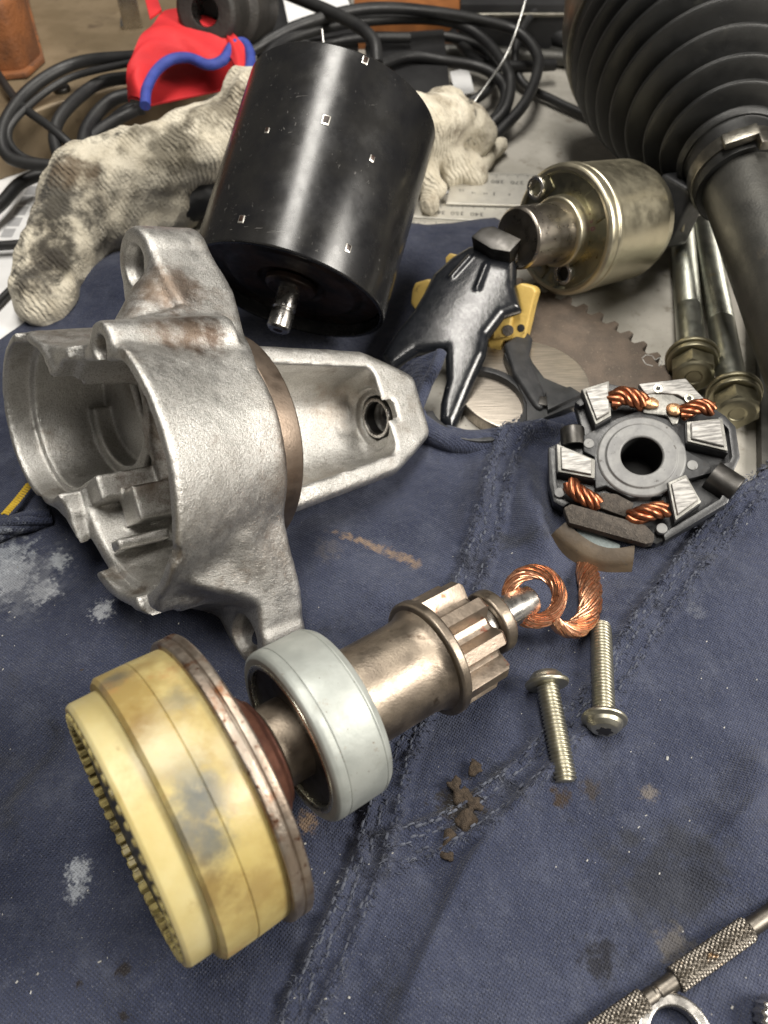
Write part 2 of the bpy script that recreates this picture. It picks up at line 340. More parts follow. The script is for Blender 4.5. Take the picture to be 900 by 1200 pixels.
def brushed(name, c1, c2, axis_o, axis_n, rough=.34):
    k = NT(name); n = k.n('ShaderNodeTexNoise'); mp = k.n('ShaderNodeMapping'); mp.inputs['Scale'].default_value = (100*axis_n[0], 100*axis_n[1], 100*axis_n[2])
    mp.inputs['Rotation'].default_value = axis_o
    k.t.links.new(k.tc.outputs['Object'], mp.inputs['Vector']); f = k.noise(1., 3, .6, co=mp.outputs[0])
    k.put(k.b.inputs['Base Color'], k.mix(k.ramp(f, .3, .7), c1, c2)); k.b.inputs['Metallic'].default_value = .9; k.b.inputs['Roughness'].default_value = rough
    k.bump(f, .006); MATS[name] = k.m
brushed('brushed_disc', (.56, .50, .43), (.38, .34, .29), (0, 0, .5), (1.2, 16, 4), .4)
brushed('brush_face', (.40, .39, .37), (.13, .125, .12), (0, 0, .45), (1.6, 11, 5), .5); MATS['brush_face'].node_tree.nodes['Principled BSDF'].inputs['Metallic'].default_value = .55
# cloth: twill with wear, lint, paint marks and dirt
k = NT('navy_cloth')
col = k.mix(k.ramp(k.noise(.22, 6, .6), .35, .68), (.022, .028, .056), (.043, .051, .088))
col = k.mix(k.ramp(k.noise(1.1, 6, .7), .45, .8), col, (.066, .075, .112))
col = k.mix(k.ramp(k.noise(.35, 5, .6, dist=1.), .58, .74), col, (.019, .022, .034))
col = k.mix(k.math('MULTIPLY', k.ramp(k.noise(26, 2, .5), .58, .72), .5), col, (.15, .16, .20))
col = k.mix(k.math('MULTIPLY', k.ramp(k.noise(20, 3, .6), .52, .70), .5), col, (.012, .014, .024))
for px, py, r, c, amt, ns in [(10, 672, .8, (.55, .57, .60), .75, 3.2), (48, 690, .5, (.55, .57, .60), .75, 4.5), (66, 655, .42, (.5, .53, .56), .6, 5), (118, 714, .38, (.5, .52, .55), .6, 5), (-5, 660, 1.2, (.40, .43, .47), .6, 2.8), (30, 680, 1.2, (.16, .17, .20), .6, 2),
        *[(385+i*8.5, 627+i*1.6+i*i*.09, .2, (.27, .185, .115), .5, 3.5) for i in range(13)], (385, 648, .5, (.12, .11, .11), .4, 2.5),
        (92, 1020, .33, (.45, .48, .52), .7, 5), (88, 1045, .25, (.45, .48, .52), .6, 5), (360, 962, .3, (.30, .20, .11), .6, 5),
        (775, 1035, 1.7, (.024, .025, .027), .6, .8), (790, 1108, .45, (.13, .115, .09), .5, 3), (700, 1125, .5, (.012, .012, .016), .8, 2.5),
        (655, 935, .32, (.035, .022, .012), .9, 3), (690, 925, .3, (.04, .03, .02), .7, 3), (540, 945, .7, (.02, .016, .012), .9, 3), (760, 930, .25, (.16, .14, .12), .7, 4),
        (145, 1135, .2, (.014, .010, .009), .9, 4), (90, 1150, .12, (.014, .010, .009), .9, 4), (145, 1190, .15, (.014, .010, .009), .9, 4), (815, 715, .3, (.12, .13, .16), .5, 4)]:
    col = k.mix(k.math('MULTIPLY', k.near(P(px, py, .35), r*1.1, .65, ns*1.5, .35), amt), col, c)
k.put(k.b.inputs['Base Color'], col); k.b.inputs['Roughness'].default_value = .88; k.b.inputs['Specular IOR Level'].default_value = .25
k.b.inputs['Sheen Weight'].default_value = .12; k.b.inputs['Sheen Roughness'].default_value = .5
wv = []
for rot in (.6, .6+math.pi/2):
    n = k.n('ShaderNodeTexWave', wave_type='BANDS', bands_direction='X'); n.inputs['Scale'].default_value = 4.6; n.inputs['Distortion'].default_value = 1.2; n.inputs['Detail'].default_value = 1; n.inputs['Detail Scale'].default_value = 2
    mp = k.n('ShaderNodeMapping'); mp.inputs['Scale'].default_value = (100, 100, 100); mp.inputs['Rotation'].default_value = (0, 0, rot)
    k.t.links.new(k.tc.outputs['Object'], mp.inputs['Vector']); k.t.links.new(mp.outputs[0], n.inputs['Vector']); wv.append(n.outputs['Fac'])
hgt = k.math('ADD', k.math('MULTIPLY', k.math('MULTIPLY', wv[0], wv[1]), .7), k.math('MULTIPLY', k.noise(22, 3, .6), .8))
n1 = k.bump(hgt, .035); k.bump(k.noise(1.6, 7, .62), .13, 1., n1)
MATS['navy_cloth'] = k.m
# knitted cotton
k = NT('cotton_knit')
col = k.mix(k.ramp(k.noise(.9, 6, .6), .35, .7), (.64, .59, .48), (.50, .45, .35))
col = k.mix(k.ramp(k.noise(.32, 6, .7), .50, .70), col, (.20, .165, .12))
col = k.mix(k.ramp(k.noise(.8, 5, .6, dist=.5), .60, .74), col, (.045, .042, .036))
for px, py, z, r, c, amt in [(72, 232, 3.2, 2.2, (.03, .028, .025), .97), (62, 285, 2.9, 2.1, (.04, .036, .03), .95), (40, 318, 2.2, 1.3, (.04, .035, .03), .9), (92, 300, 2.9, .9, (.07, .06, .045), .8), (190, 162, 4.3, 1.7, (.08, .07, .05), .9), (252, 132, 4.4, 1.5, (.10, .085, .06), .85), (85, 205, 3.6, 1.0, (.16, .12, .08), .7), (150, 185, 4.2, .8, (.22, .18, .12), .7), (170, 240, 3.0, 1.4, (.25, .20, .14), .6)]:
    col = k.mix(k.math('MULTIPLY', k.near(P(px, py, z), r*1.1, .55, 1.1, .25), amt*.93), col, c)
k.put(k.b.inputs['Base Color'], col); k.b.inputs['Roughness'].default_value = .95; k.b.inputs['Specular IOR Level'].default_value = .1; k.b.inputs['Sheen Weight'].default_value = .1
n = k.n('ShaderNodeTexWave', wave_type='BANDS', bands_direction='X'); n.inputs['Scale'].default_value = 1.75; n.inputs['Distortion'].default_value = 5.0; n.inputs['Detail'].default_value = 2; n.inputs['Detail Scale'].default_value = 1.2
mp = k.n('ShaderNodeMapping'); mp.inputs['Scale'].default_value = (100, 100, 100); mp.inputs['Rotation'].default_value = (0, .3, -.75)
k.t.links.new(k.tc.outputs['Object'], mp.inputs['Vector']); k.t.links.new(mp.outputs[0], n.inputs['Vector'])
n1 = k.bump(k.math('MULTIPLY', n.outputs['Fac'], k.ramp(k.noise(.7, 4, .6), .38, .62, .1, 1.)), .042, 1.); k.bump(k.noise(8, 4, .6), .06, 1., n1)
MATS['cotton_knit'] = k.m

# sand-cast aluminium: metallic grain, brown grime, its tone deepened to paint shade into the mouth and nose
k = NT('cast_aluminium')
col = k.mix(k.ramp(k.noise(1.1, 6, .6), .35, .65), (.64, .63, .605), (.54, .53, .505))
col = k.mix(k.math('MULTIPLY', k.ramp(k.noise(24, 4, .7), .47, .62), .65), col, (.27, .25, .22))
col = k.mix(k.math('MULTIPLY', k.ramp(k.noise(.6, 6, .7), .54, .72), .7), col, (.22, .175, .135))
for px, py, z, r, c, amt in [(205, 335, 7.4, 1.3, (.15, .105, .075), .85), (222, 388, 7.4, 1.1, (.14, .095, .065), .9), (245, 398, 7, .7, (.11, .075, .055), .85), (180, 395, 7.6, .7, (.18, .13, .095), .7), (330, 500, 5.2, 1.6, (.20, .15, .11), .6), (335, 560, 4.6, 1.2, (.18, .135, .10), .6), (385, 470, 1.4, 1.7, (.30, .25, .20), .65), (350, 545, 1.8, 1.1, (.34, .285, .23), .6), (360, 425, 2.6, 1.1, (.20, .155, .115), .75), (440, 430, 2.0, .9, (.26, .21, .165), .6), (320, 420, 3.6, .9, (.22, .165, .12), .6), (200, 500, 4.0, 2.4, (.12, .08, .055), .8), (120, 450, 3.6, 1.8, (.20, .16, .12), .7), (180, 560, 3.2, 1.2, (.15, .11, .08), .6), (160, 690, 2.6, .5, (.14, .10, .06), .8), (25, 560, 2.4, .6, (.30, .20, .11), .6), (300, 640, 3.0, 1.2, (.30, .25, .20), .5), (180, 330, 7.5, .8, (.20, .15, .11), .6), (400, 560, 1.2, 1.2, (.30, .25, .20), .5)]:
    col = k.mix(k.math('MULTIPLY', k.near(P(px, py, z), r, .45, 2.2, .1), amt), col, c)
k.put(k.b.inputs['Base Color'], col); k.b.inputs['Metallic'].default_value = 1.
k.put(k.b.inputs['Roughness'], k.ramp(k.noise(3, 5, .6), .3, .7, .39, .52))
n1 = k.bump(k.noise(9, 6, .7), .016); k.bump(k.noise(34, 3, .6), .012, 1., n1)
MATS['cast_aluminium'] = k.m
# ================================================================== bench
g = 260.
obj('workbench', (np.array([(-g, -g, 0), (g, -g, 0), (g, g, 0), (-g, g, 0), (-g, -g, -4), (g, -g, -4), (g, g, -4), (-g, g, -4)]), [[0, 1, 2, 3], [4, 5, 6, 7], [0, 1, 5, 4], [1, 2, 6, 5], [2, 3, 7, 6], [3, 0, 4, 7]]), 'bench_paint', None, 0, 'structure')

# ================================================================== blue cloth
cpoly = np.array([P(x, y, .3)[:2] for x, y in [(-150, 1330), (-420, 700), (-160, 470), (-40, 420), (0, 398), (60, 360), (130, 308), (190, 284), (250, 268), (330, 258), (430, 254), (500, 262), (560, 256), (606, 251), (600, 300), (560, 350), (500, 400), (478, 440), (490, 480), (520, 506), (560, 516), (600, 508), (650, 500), (700, 545), (770, 600), (840, 598), (880, 568), (905, 548), (960, 520), (1100, 470), (1300, 700), (1050, 1330)]])
def pl_dist(X, Y, pl):
    d = np.full(X.shape, 1e9); T = np.zeros(X.shape); acc = 0; sgn = np.zeros(X.shape)
    for a, b in zip(pl[:-1], pl[1:]):
        e = b-a; L = np.linalg.norm(e); t = np.clip(((X-a[0])*e[0]+(Y-a[1])*e[1])/(L*L), 0, 1); q = np.hypot(X-a[0]-t*e[0], Y-a[1]-t*e[1])
        m = q < d; d = np.where(m, q, d); T = np.where(m, acc+t*L, T); sgn = np.where(m, np.sign(e[0]*(Y-a[1])-e[1]*(X-a[0])), sgn); acc += L
    return d, T, sgn
PX = lambda l, z=.35: catmull([P(x, y, z)[:2] for x, y in l], 6)
SEAM = [PX([(650, 500), (604, 512), (584, 560), (574, 610), (550, 680), (515, 760), (487, 830), (462, 900), (440, 990), (405, 1080), (350, 1200), (320, 1280)]),
        PX([(985, 490), (905, 560), (850, 612), (795, 682), (748, 748), (702, 818), (640, 885), (590, 930), (530, 972), (443, 1003)])]
FOLDS = [(PX([(620, 930), (570, 985), (520, 1060), (480, 1160), (470, 1260)]), .16, .5), (PX([(900, 880), (868, 945), (830, 985)]), .30, .55), (PX([(960, 1000), (880, 1030), (800, 1010)]), .22, .8),
         (PX([(-40, 1010), (60, 960), (120, 900)]), .16, .9), (PX([(360, 610), (430, 680), (470, 700)]), .15, .8), (PX([(0, 800), (110, 830)]), .14, .9), (PX([(640, 660), (620, 600), (612, 540)]), .30, .5), (PX([(545, 640), (560, 590), (575, 530)]), .20, .5),
         (PX([(680, 760), (760, 700), (850, 690), (950, 720)]), .12, .9), (PX([(120, 1190), (230, 1150), (330, 1160)]), .14, .8), (PX([(560, 1230), (700, 1100), (760, 1060)]), .10, .8), (PX([(500, 505), (560, 520), (610, 513), (655, 503)]), .38, .42)]
STEPS = [(PX([(690, 842), (640, 905), (590, 962), (548, 1015), (515, 1085), (480, 1160), (455, 1230)]), .26), (PX([(905, 905), (872, 950), (838, 985), (800, 1005)]), .22), (PX([(575, 1010), (545, 1075), (505, 1150)]), .15), (PX([(760, 690), (720, 745), (676, 800)]), .10), (PX([(60, 880), (20, 940), (-30, 985)]), .14), (PX([(470, 660), (440, 700), (395, 715)]), .10), (PX([(640, 560), (628, 610), (640, 655)]), .16)]
def cloth_z(X, Y):
    Z = .28+.085*fbm(X, Y, 0*X, .16, 4, 3)+.05*fbm(X*.7+Y*.7, (Y-X)*.25, 0*X, .5, 3, 9)
    for i, s in enumerate(SEAM):
        d, T, sg = pl_dist(X, Y, s); wd = .42; plate = 1/(1+np.exp((d-wd)*11))
        pk = (.5+.5*np.sin(T*5.6+1.3*np.sin(T*1.7)+i))*np.exp(-((d-.36)/.13)**2)
        Z += .10*plate+.075*pk+.085*np.exp(-((d-.36)/.13)**2)*(1+1.3*fbm(X, Y, 0*X, 3.2, 2, 21+i))+.03*plate*fbm(X, Y, 0*X, 2.2, 3, 31+i)-.05*np.exp(-((d-.60)/.10)**2)
    for f, h, wd in FOLDS:
        d, T, sg = pl_dist(X, Y, f); fade = np.clip(T/1., 0, 1)*np.clip((T.max()-T)/1., 0, 1); Z += 1.6*h*np.exp(-(d/wd)**2)*np.clip(.3+fade, 0, 1)
    c = P(170, 330, .5); Z += 1.0*np.exp(-(((X-c[0])/3.6)**2+((Y-c[1])/2.0)**2))      # cloth rises to the glove
    for st_, hh in STEPS:
        d, T, sg = pl_dist(X, Y, st_); fade = np.clip(T/1.5, 0, 1)*np.clip((T.max()-T)/2., 0, 1); Z += hh*fade*(np.exp(-(d/.9)**2)*(sg > 0)+np.exp(-(d/.10)**2)*(sg <= 0))
    c = V(-1.0, 2.3); Z -= .22*np.exp(-(((X-c[0])/2.6)**2+((Y-c[1])/2.2)**2))      # pressed flat under the housing nose
    c = P(900, 585, .5); Z += .35*np.exp(-(((X-c[0])/2.2)**2+((Y-c[1])/1.2)**2))
    return Z
hs = .105; gx = np.arange(-22, 22, hs); gy = np.arange(-17, 16, hs); X, Y = np.meshgrid(gx, gy, indexing='ij')
ins = poly_sdf(X, Y, cpoly) < 0; ok = ins[:-1, :-1] & ins[1:, :-1] & ins[1:, 1:] & ins[:-1, 1:]
idx = np.arange(X.size).reshape(X.shape); F4 = np.stack([idx[:-1, :-1], idx[1:, :-1], idx[1:, 1:], idx[:-1, 1:]], -1)[ok]
used = np.unique(F4); rem = -np.ones(X.size, int); rem[used] = np.arange(len(used)); F4 = rem[F4]; xs, ys = X.ravel()[used], Y.ravel()[used]
ed = np.concatenate([F4[:, [i, (i+1) % 4]] for i in range(4)]); key = np.sort(ed, 1); uq, inv, cnt = np.unique(key, axis=0, return_inverse=True, return_counts=True)
be = ed[cnt[inv.ravel()] == 1]; bv = np.unique(be); loop = np.vstack([cpoly, cpoly[:1]])
best = np.full(len(bv), 1e9); nx, ny = xs[bv].copy(), ys[bv].copy()
for a, b in zip(loop[:-1], loop[1:]):
    e = b-a; t = np.clip(((xs[bv]-a[0])*e[0]+(ys[bv]-a[1])*e[1])/(e@e), 0, 1); qx, qy = a[0]+t*e[0], a[1]+t*e[1]; q = np.hypot(xs[bv]-qx, ys[bv]-qy); m = q < best; best[m] = q[m]; nx[m] = qx[m]; ny[m] = qy[m]
xs[bv], ys[bv] = nx, ny; zs = cloth_z(xs, ys)
vv = np.c_[xs, ys, zs]; low = vv[bv].copy(); low[:, 2] = .02; mp_ = {int(b): len(vv)+i for i, b in enumerate(bv)}
faces = F4.tolist()+[[int(a), int(b), mp_[int(b)], mp_[int(a)]][::-1] for a, b in be]
cloth = obj('work_cloth', (np.vstack([vv, low]), faces), 'navy_cloth', None, 180, None, 'stained navy blue overalls cloth spread under the starter parts', 'cloth')
# stitched rows and frayed threads on the seams
st, fr = [], []
for s in SEAM:
    d = np.r_[0, np.cumsum(np.linalg.norm(np.diff(s, axis=0), axis=1))]; t = np.arange(0, d[-1], .17); x = np.interp(t, d, s[:, 0]); y = np.interp(t, d, s[:, 1])
    tx, ty = np.gradient(x), np.gradient(y); L = np.hypot(tx, ty); tx, ty = tx/L, ty/L
    for off in (-.36, -.12, .26):
        X1, Y1 = x-ty*off, y+tx*off; Z1 = cloth_z(X1, Y1)
        for i in range(0, len(t)):
            a = .05+.03*random.random(); j = random.gauss(0, .05); c = V(X1[i]-ty[i]*j, Y1[i]+tx[i]*j, Z1[i]+.012); dv = V(tx[i], ty[i], 0)
            st.append(tube([c-dv*a-V(0, 0, .02), c-dv*a*.4+V(0, 0, .006), c+dv*a*.4+V(0, 0, .006), c+dv*a-V(0, 0, .02)], random.uniform(.018, .034), 5))
    NF = 1200; q = rng.random(NF)*d[-1]; o_ = rng.choice([-.42, -.38, .40, .36, -.1], NF)+rng.normal(0, .06, NF); kx, ky = np.interp(q, t, tx), np.interp(q, t, ty)
    fx, fy = np.interp(q, d, s[:, 0])-ky*o_, np.interp(q, d, s[:, 1])+kx*o_; fz = cloth_z(fx, fy)
    for px, py, h in zip(fx, fy, fz):
        an = random.uniform(0, 6.28); l = random.uniform(.05, .17)
        fr.append(tube([V(px, py, h-.02), V(px+.4*l*math.cos(an), py+.4*l*math.sin(an), h+.03+.05*random.random()), V(px+l*math.cos(an+.5), py+l*math.sin(an+.5), h+.02)], .010, 3))
obj('seam_stitching', join(*st), 'thread_blue', cloth, 60, 'stuff'); obj('frayed_threads', join(*fr), 'thread_blue', cloth, 60, 'stuff')
# turned-up hem that passes round the fork leg
def Z6(zx, zy): return 440+zx/3.46, 240+zy/3.46
def cpath(l): return catmull([P(*Z6(x, y), z) for x, y, z in l], 10)
def wobble(p, r, n, seed): return tube(p, r*(1+.22*np.random.default_rng(seed).normal(size=len(p)).cumsum()*.05), n)
obj('turned_hem', wobble(cpath([(150, 850, .55), (200, 905, .50), (300, 955, .46), (420, 965, .44), (540, 945, .42), (640, 915, .38), (740, 905, .3), (800, 880, .25)]), .44, 16, 3), 'navy_cloth', cloth, 180)
obj('hem_edge', wobble(cpath([(266, 598, 2.3), (246, 655, 2.15), (212, 720, 1.6), (190, 780, 1.3), (168, 835, 1.0), (165, 860, .8)]), .20, 12, 4), 'navy_cloth', cloth, 180)
A_, B_ = cpath([(95, 668, 1.2), (110, 690, 1.1), (140, 760, .9), (155, 850, .7)]), cpath([(262, 594, 2.3), (244, 655, 2.15), (205, 740, 1.5), (168, 840, .95)])
m_ = len(A_); vs = []
for off in (0, -.14):
    for i in range(m_):
        for j in range(9): u = j/8; vs.append(A_[i]*(1-u)+B_[i]*u+V(0, 0, .22*math.sin(math.pi*u)+.05*math.sin(i*.8+j)+off))
h_ = m_*9; fs = []
for i in range(m_-1):
    for j in range(8): a = i*9+j; fs += [[a, a+1, a+10, a+9], [h_+a+9, h_+a+10, h_+a+1, h_+a]]
obj('hem_flap', (np.array(vs), fs), 'navy_cloth', cloth, 180)
# folded hem by the housing with yellow stitching
hm = catmull([P(-60, 652, .3), P(0, 622, .4), P(30, 612, .45), P(60, 604, .4)], 8)
obj('folded_hem', rope(hm, .17, 5, .17, 1.4, 1.0), 'navy_cloth', cloth, 180)
ys_ = catmull([P(6, 602, .66), P(20, 586, .66), P(34, 568, .66)], 7)
obj('yellow_stitching', join(*[tube([a+V(-.11, .02, -.03), a+V(0, 0, .05), a+V(.11, .0, -.03)], .042, 6) for a in ys_]), 'stitch_yellow', cloth, 60, label='bright yellow bar of stitching on the hem')
# crumbs and lint
lt = []
for i in range(420):
    px, py = random.uniform(0, 900), random.uniform(560, 1200); q = P(px, py, .3)
    if poly_sdf(np.array([[q[0]]]), np.array([[q[1]]]), cpoly)[0, 0] > -.3: continue
    s = abs(random.gauss(0, .014))+.007; lt.append(box(V(q[0], q[1], float(cloth_z(np.array([q[0]]), np.array([q[1]]))[0])+s*.3), s*random.uniform(.8, 2.6), s, s*.7, (random.random(), random.random(), .2), b=0))
obj('lint_specks', join(*lt), 'lint', None, 30, 'stuff', 'pale lint and swarf specks scattered over the navy cloth', 'lint')
def clump(label, blobs, seed):
    lo = np.min([b[0] for b in blobs], 0)-.6; hi = np.max([b[0] for b in blobs], 0)+.6
    def f(X, Y, Z):
        d = 1e9
        for c, r in blobs: d = np.minimum(d, np.sqrt((X-c[0])**2+(Y-c[1])**2+((Z-c[2])*2.6)**2)-r) if np.isscalar(d) else smin(d, np.sqrt((X-c[0])**2+(Y-c[1])**2+((Z-c[2])*2.6)**2)-r, .08)
        return d+.13*fbm(X, Y, Z, 4.5, 4, seed)
    return obj('dirt_clump', nets(lo, hi, .035, f), 'grit', None, 50, None, label, 'dirt', 'lumps of dirt on the cloth')
clump('brown crumbly dirt smear on the cloth below the pinion', [(P(553, 900, .45), .14), (P(535, 918, .45), .2), (P(545, 932, .45), .27), (P(556, 945, .45), .22), (P(548, 962, .45), .30), (P(530, 985, .42), .27), (P(526, 1000, .42), .2)], 5)
clump('small dark flake of dirt beside the yellow ring gear', [(P(82, 792, .38), .15), (P(96, 788, .38), .12)], 8)
# ================================================================== cast aluminium drive-end housing
PU, PL = P(157, 312, 7.0), P(285, 745, 1.0); he = nz(PU-PL); ES = np.linalg.norm(PU-PL)/2; ha = V(-.73, -.57, .379); ha = nz(ha-he*(ha@he)); hb = np.cross(he, ha); HO = (PU+PL)/2
def hw(l): return HO+ha*l[0]+hb*l[1]+he*l[2]
def housing(X, Y, Z):
    cy = lambda y, z, r: np.hypot(Y-y, Z-z)-r
    rx = lambda lo, hi: np.maximum(lo-X, X-hi)
    MX = 2.5
    # outer drum, solenoid lobe and the web between them
    drum = smax(np.hypot(Y-.07*(X+1), Z+.25)-(3.58+.15*(X-2.5)), rx(-.95, MX), .10)
    lobe = smax(cy(-3.35, 2.25, 2.5), rx(-1.0, MX+.15), .12)
    hull = poly_sdf(Y, Z, [(-4.1, 4.65), (1.0, 2.95), (1.5, -3.2), (-.8, -2.9), (-4.6, .1)])
    body = smin(smin(drum, lobe, .3), smax(hull, rx(-.9, MX), .12), .2)
    pl = .353*Y+.936*Z-2.98-.5*np.clip((-Y-.6)/1.6, 0, 1); body = smax(body, np.where(X > -.6, pl, -9), .2)
    # flange with two ears
    def ear(sgn):
        t = np.clip(Z*sgn/ES, 0, 1); r = 3.22+((1.06 if sgn > 0 else .98)-3.22)*t**.97
        return np.sqrt(Y**2+(Z-sgn*t*ES)**2)-r
    fl = smin(ear(1), ear(-1), .2); sm = lambda q: q*q*(3-2*q); xf = np.where(Z > 0, -.02+2.2*sm(np.clip((3.45-Z)/.6, 0, 1)), -.02+2.2*sm(np.clip((4.75+Z)/1.5, 0, 1))); plate = smax(fl, np.maximum(-1.0-.9*np.clip((Z-1.2)/2.6, 0, 1)-.45*np.clip((-Z-2.5)/2, 0, 1)-X, X-xf), .22)
    body = smin(body, plate, .22)
    # gussets to the ears
    body = smin(body, cap_sdf(X, Y, Z, (.9, .8, 2.6), (-.75, .35, 5.0), .95, .60), .5)
    body = smin(body, cap_sdf(X, Y, Z, (.2, 1.5, -2.6), (-.95, .55, -4.6), .7, .35), .4)
    # through-bolt bosses on the rim
    body = smin(body, smax(cy(2.0, 2.30, .66), rx(-.9, MX+.02), .12), .22)
    body = smin(body, smax(cy(.2, -3.55, .62), rx(-.6, MX-.1), .15), .3)
    body = smin(body, smax(cy(-1.5, -1.95, .5), rx(-.6, MX), .12), .3)
    # pilot and nose
    t = np.clip((-X-1.2)/7.0, 0, 1); wz = 2.62-.75*t-.75*np.clip((t-.72)/.28, 0, 1); yt = 1.35-.35*t; yb = -1.95+.35*t
    rnd = np.hypot(np.minimum(Y-.4, 0)*1.05, Z)-(2.72-.55*t); shell = smax(smax(np.abs(Z)-wz, yb-Y, .75), rnd, .5)
    nose = smax(smax(shell, Y-yt, .3), rx(-8.35, -1.2), .3)
    body = smin(body, nose, .18)
    body = smin(body, smax(cy(0, 0, 2.98), rx(-1.5, -.9), .10), .06)
    # ---- hollows
    cut = smax(np.hypot(Y-.07*(X+1), Z+.25)-(3.17+.15*(X-2.5)), rx(-.72, 4), .15)
    cut = smin(cut, smax(cy(-3.35, 2.25, 2.12), rx(-.45, 4), .12), .08)
    # ledges and ribs left standing inside
    ribs = box_sdf(X, Y, Z, (.75, -2.75, -.25), (1.15, .75, .38), .07)
    ribs = smin(ribs, box_sdf(X, Y, Z, (.35, -1.95, -.95), (.9, .55, .50), .07), .05)
    ribs = smin(ribs, box_sdf(X, Y, Z, (1.3, -1.75, -1.95), (.8, .30, .16), .06), .05)
    ribs = smin(ribs, smax(np.abs(cy(-3.35, 2.25, 1.95))-.22, np.maximum(rx(-.6, .15), Z-2.9), .06), .06)
    ribs = smin(ribs, box_sdf(X, Y, Z, (-.35, -1.95, .9), (.5, .16, 2.2), .06), .06)
    ribs = smin(ribs, smax(np.abs(cy(.25, -.25, 2.75))-.20, np.maximum(rx(-.8, -.3), Z-.5), .06), .06)
    cut = smax(cut, -ribs, .06)
    cut = np.minimum(cut, smax(cy(-3.35, 2.25, 2.28), rx(1.85, 4), .04))          # register step of the solenoid seat
    cut = np.minimum(cut, smax(cy(.25, -.25, 3.25), rx(2.05, 4), .04))
    cut = smax(cut, pl+.40, .1)
    # nose window and passages
    nw = smax(shell+.62, rx(-6.75+.25*Y, -1.55), .3)
    cut = np.minimum(cut, nw); cut = np.minimum(cut, smax(cy(0, 0, 1.7), rx(-2.2, 0), .1))
    cut = np.minimum(cut, smax(cy(0, 0, .74), rx(-7.7, -6), .03)); cut = np.minimum(cut, smax(cy(0, 0, .52), rx(-9, -6), .03))
    cut = np.minimum(cut, smax(cy(0, 0, 1.05), rx(-6.95, -6), .05))
    for s in (1, -1):
        cut = np.minimum(cut, smax(cy(0, s*ES, .50), rx(-3, 2), .05)); cut = np.minimum(cut, smax(cy(0, s*ES, .58-.0*X), rx(-.22, .4), .05)); cut = np.minimum(cut, smax(cy(0, s*ES, .95), rx(.02, 1.2), .2))
    cut = np.minimum(cut, smax(cy(2.0, 2.30, .34), rx(.6, 4), .05)); cut = np.minimum(cut, smax(cy(.2, -3.6, .30), rx(.6, 4), .05))
    cut = np.minimum(cut, box_sdf(X, Y, Z, (2.6, .2, -4.0), (.9, .28, .5), .1)); cut = np.minimum(cut, box_sdf(X, Y, Z, (2.6, -2.5, -1.6), (.5, .5, .9), .1))
    for c_, r_ in (((2.75, .55, 2.85), .6), ((2.7, -1.0, -2.75), .55), ((2.75, -4.9, -.05), .42), ((2.75, -2.6, 4.35), .5), ((2.7, 2.6, -2.9), .35)): cut = smin(cut, np.sqrt((X-c_[0])**2+(Y-c_[1])**2+(Z-c_[2])**2)-r_, .1)
    body = smax(body, -cut, .07)
    return body+.012*fbm(X, Y, Z, 1.6, 2, 4)
hv = nets((-8.9, -6.3, -6.6), (3.0, 4.6, 6.6), .085, housing)
dh = thing('starter_nose_housing', 'cast aluminium starter nose housing with two bolt ears and open window', 'housing', (hw((0, 0, 0))[0], hw((0, 0, 0))[1], .3))
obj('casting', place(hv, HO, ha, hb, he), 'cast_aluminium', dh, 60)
obj('pilot_ring', lathe([(-1.0, 2.2), (-1.0, 3.02), (-1.04, 3.06), (-1.62, 3.06), (-1.68, 3.0), (-1.68, 2.2)], HO, ha, 96, .02), 'pilot_brown', dh, label='brown stained pilot ring behind the flange')
obj('bushing', lathe([(-7.35, .52), (-6.98, .52), (-6.98, .70), (-7.35, .70)], HO, ha, 48, .03), 'dark_steel', dh)
obj('bushing_seal', lathe([(-7.05, .56), (-6.93, .56), (-6.93, .66), (-7.05, .66)], HO, ha, 48, .02), 'machined_steel', dh)

# ================================================================== black motor can
cf, ca = V(-3.27, 6.89, 3.31), nz(V(.26, .84, .48)); CR, CLn = 3.39, 7.0
can = thing('motor_can', 'glossy black cylindrical motor can with its steel shaft pointing out', 'motor can', (cf[0]+1, cf[1]+3, .4))
cbody = obj('can_body', lathe([(.55, 0), (.55, CR-.20), (.0, CR-.16), (0, CR-.03), (.05, CR), (CLn-.06, CR), (CLn, CR-.06), (CLn, CR-.2), (CLn-.4, CR-.2), (CLn-.4, 0)], cf, ca, 128, .03), 'black_enamel', can)
obj('end_plate', lathe([(.50, 0), (.50, 1.1), (.36, 1.2), (.34, 2.2), (.46, 2.5), (.46, CR-.24), (.54, CR-.24)], cf, ca, 96, .05), 'can_inside', can)
obj('shaft_boss', lathe([(.4, .92), (.22, .90), (.12, .74), (.1, 0)], cf, ca, 48, .04), 'can_inside', can)
sh = obj('armature_shaft', lathe([(.2, .40), (-.55, .40), (-.58, .36), (-.66, .36), (-.69, .40), (-1.25, .40), (-1.33, .33), (-1.33, 0)], cf, ca, 48, .012), 'machined_steel', can)
obj('shaft_bore', disc(cf, ca, .16, -1.335, -1.30, .0), 'can_inside', sh)
for x, y, s in [(382, 141, .30), (313, 153, .18), (436, 186, .20), (283, 257, .24), (408, 291, .24), (428, 71, .24), (352, 97, .0)]:
    if not s: continue
    p = raycyl(x, y, cf, ca, CR); n = nz((p-cf)-ca*((p-cf)@ca)); t = np.cross(n, ca)
    pm = obj('punch_mark', join(*[box(p+n*.004+ca*(a*s*.62)+t*(b*s*.42), (.07 if a == 0 else s*.9), (.07 if b == 0 else s*1.25)*1.0, .03, t, ca, .012) for a, b in ((1, 0), (-1, 0), (0, 1), (0, -1))][:0] or [box(p+n*.0, s*.85, s*1.1, .05, t, ca, .03)]), 'bare_punch', can)
    obj('punched_slot', box(p+n*.012+ca*.02, s*.62, s*.8, .05, t, ca, .015), 'can_inside', pm)
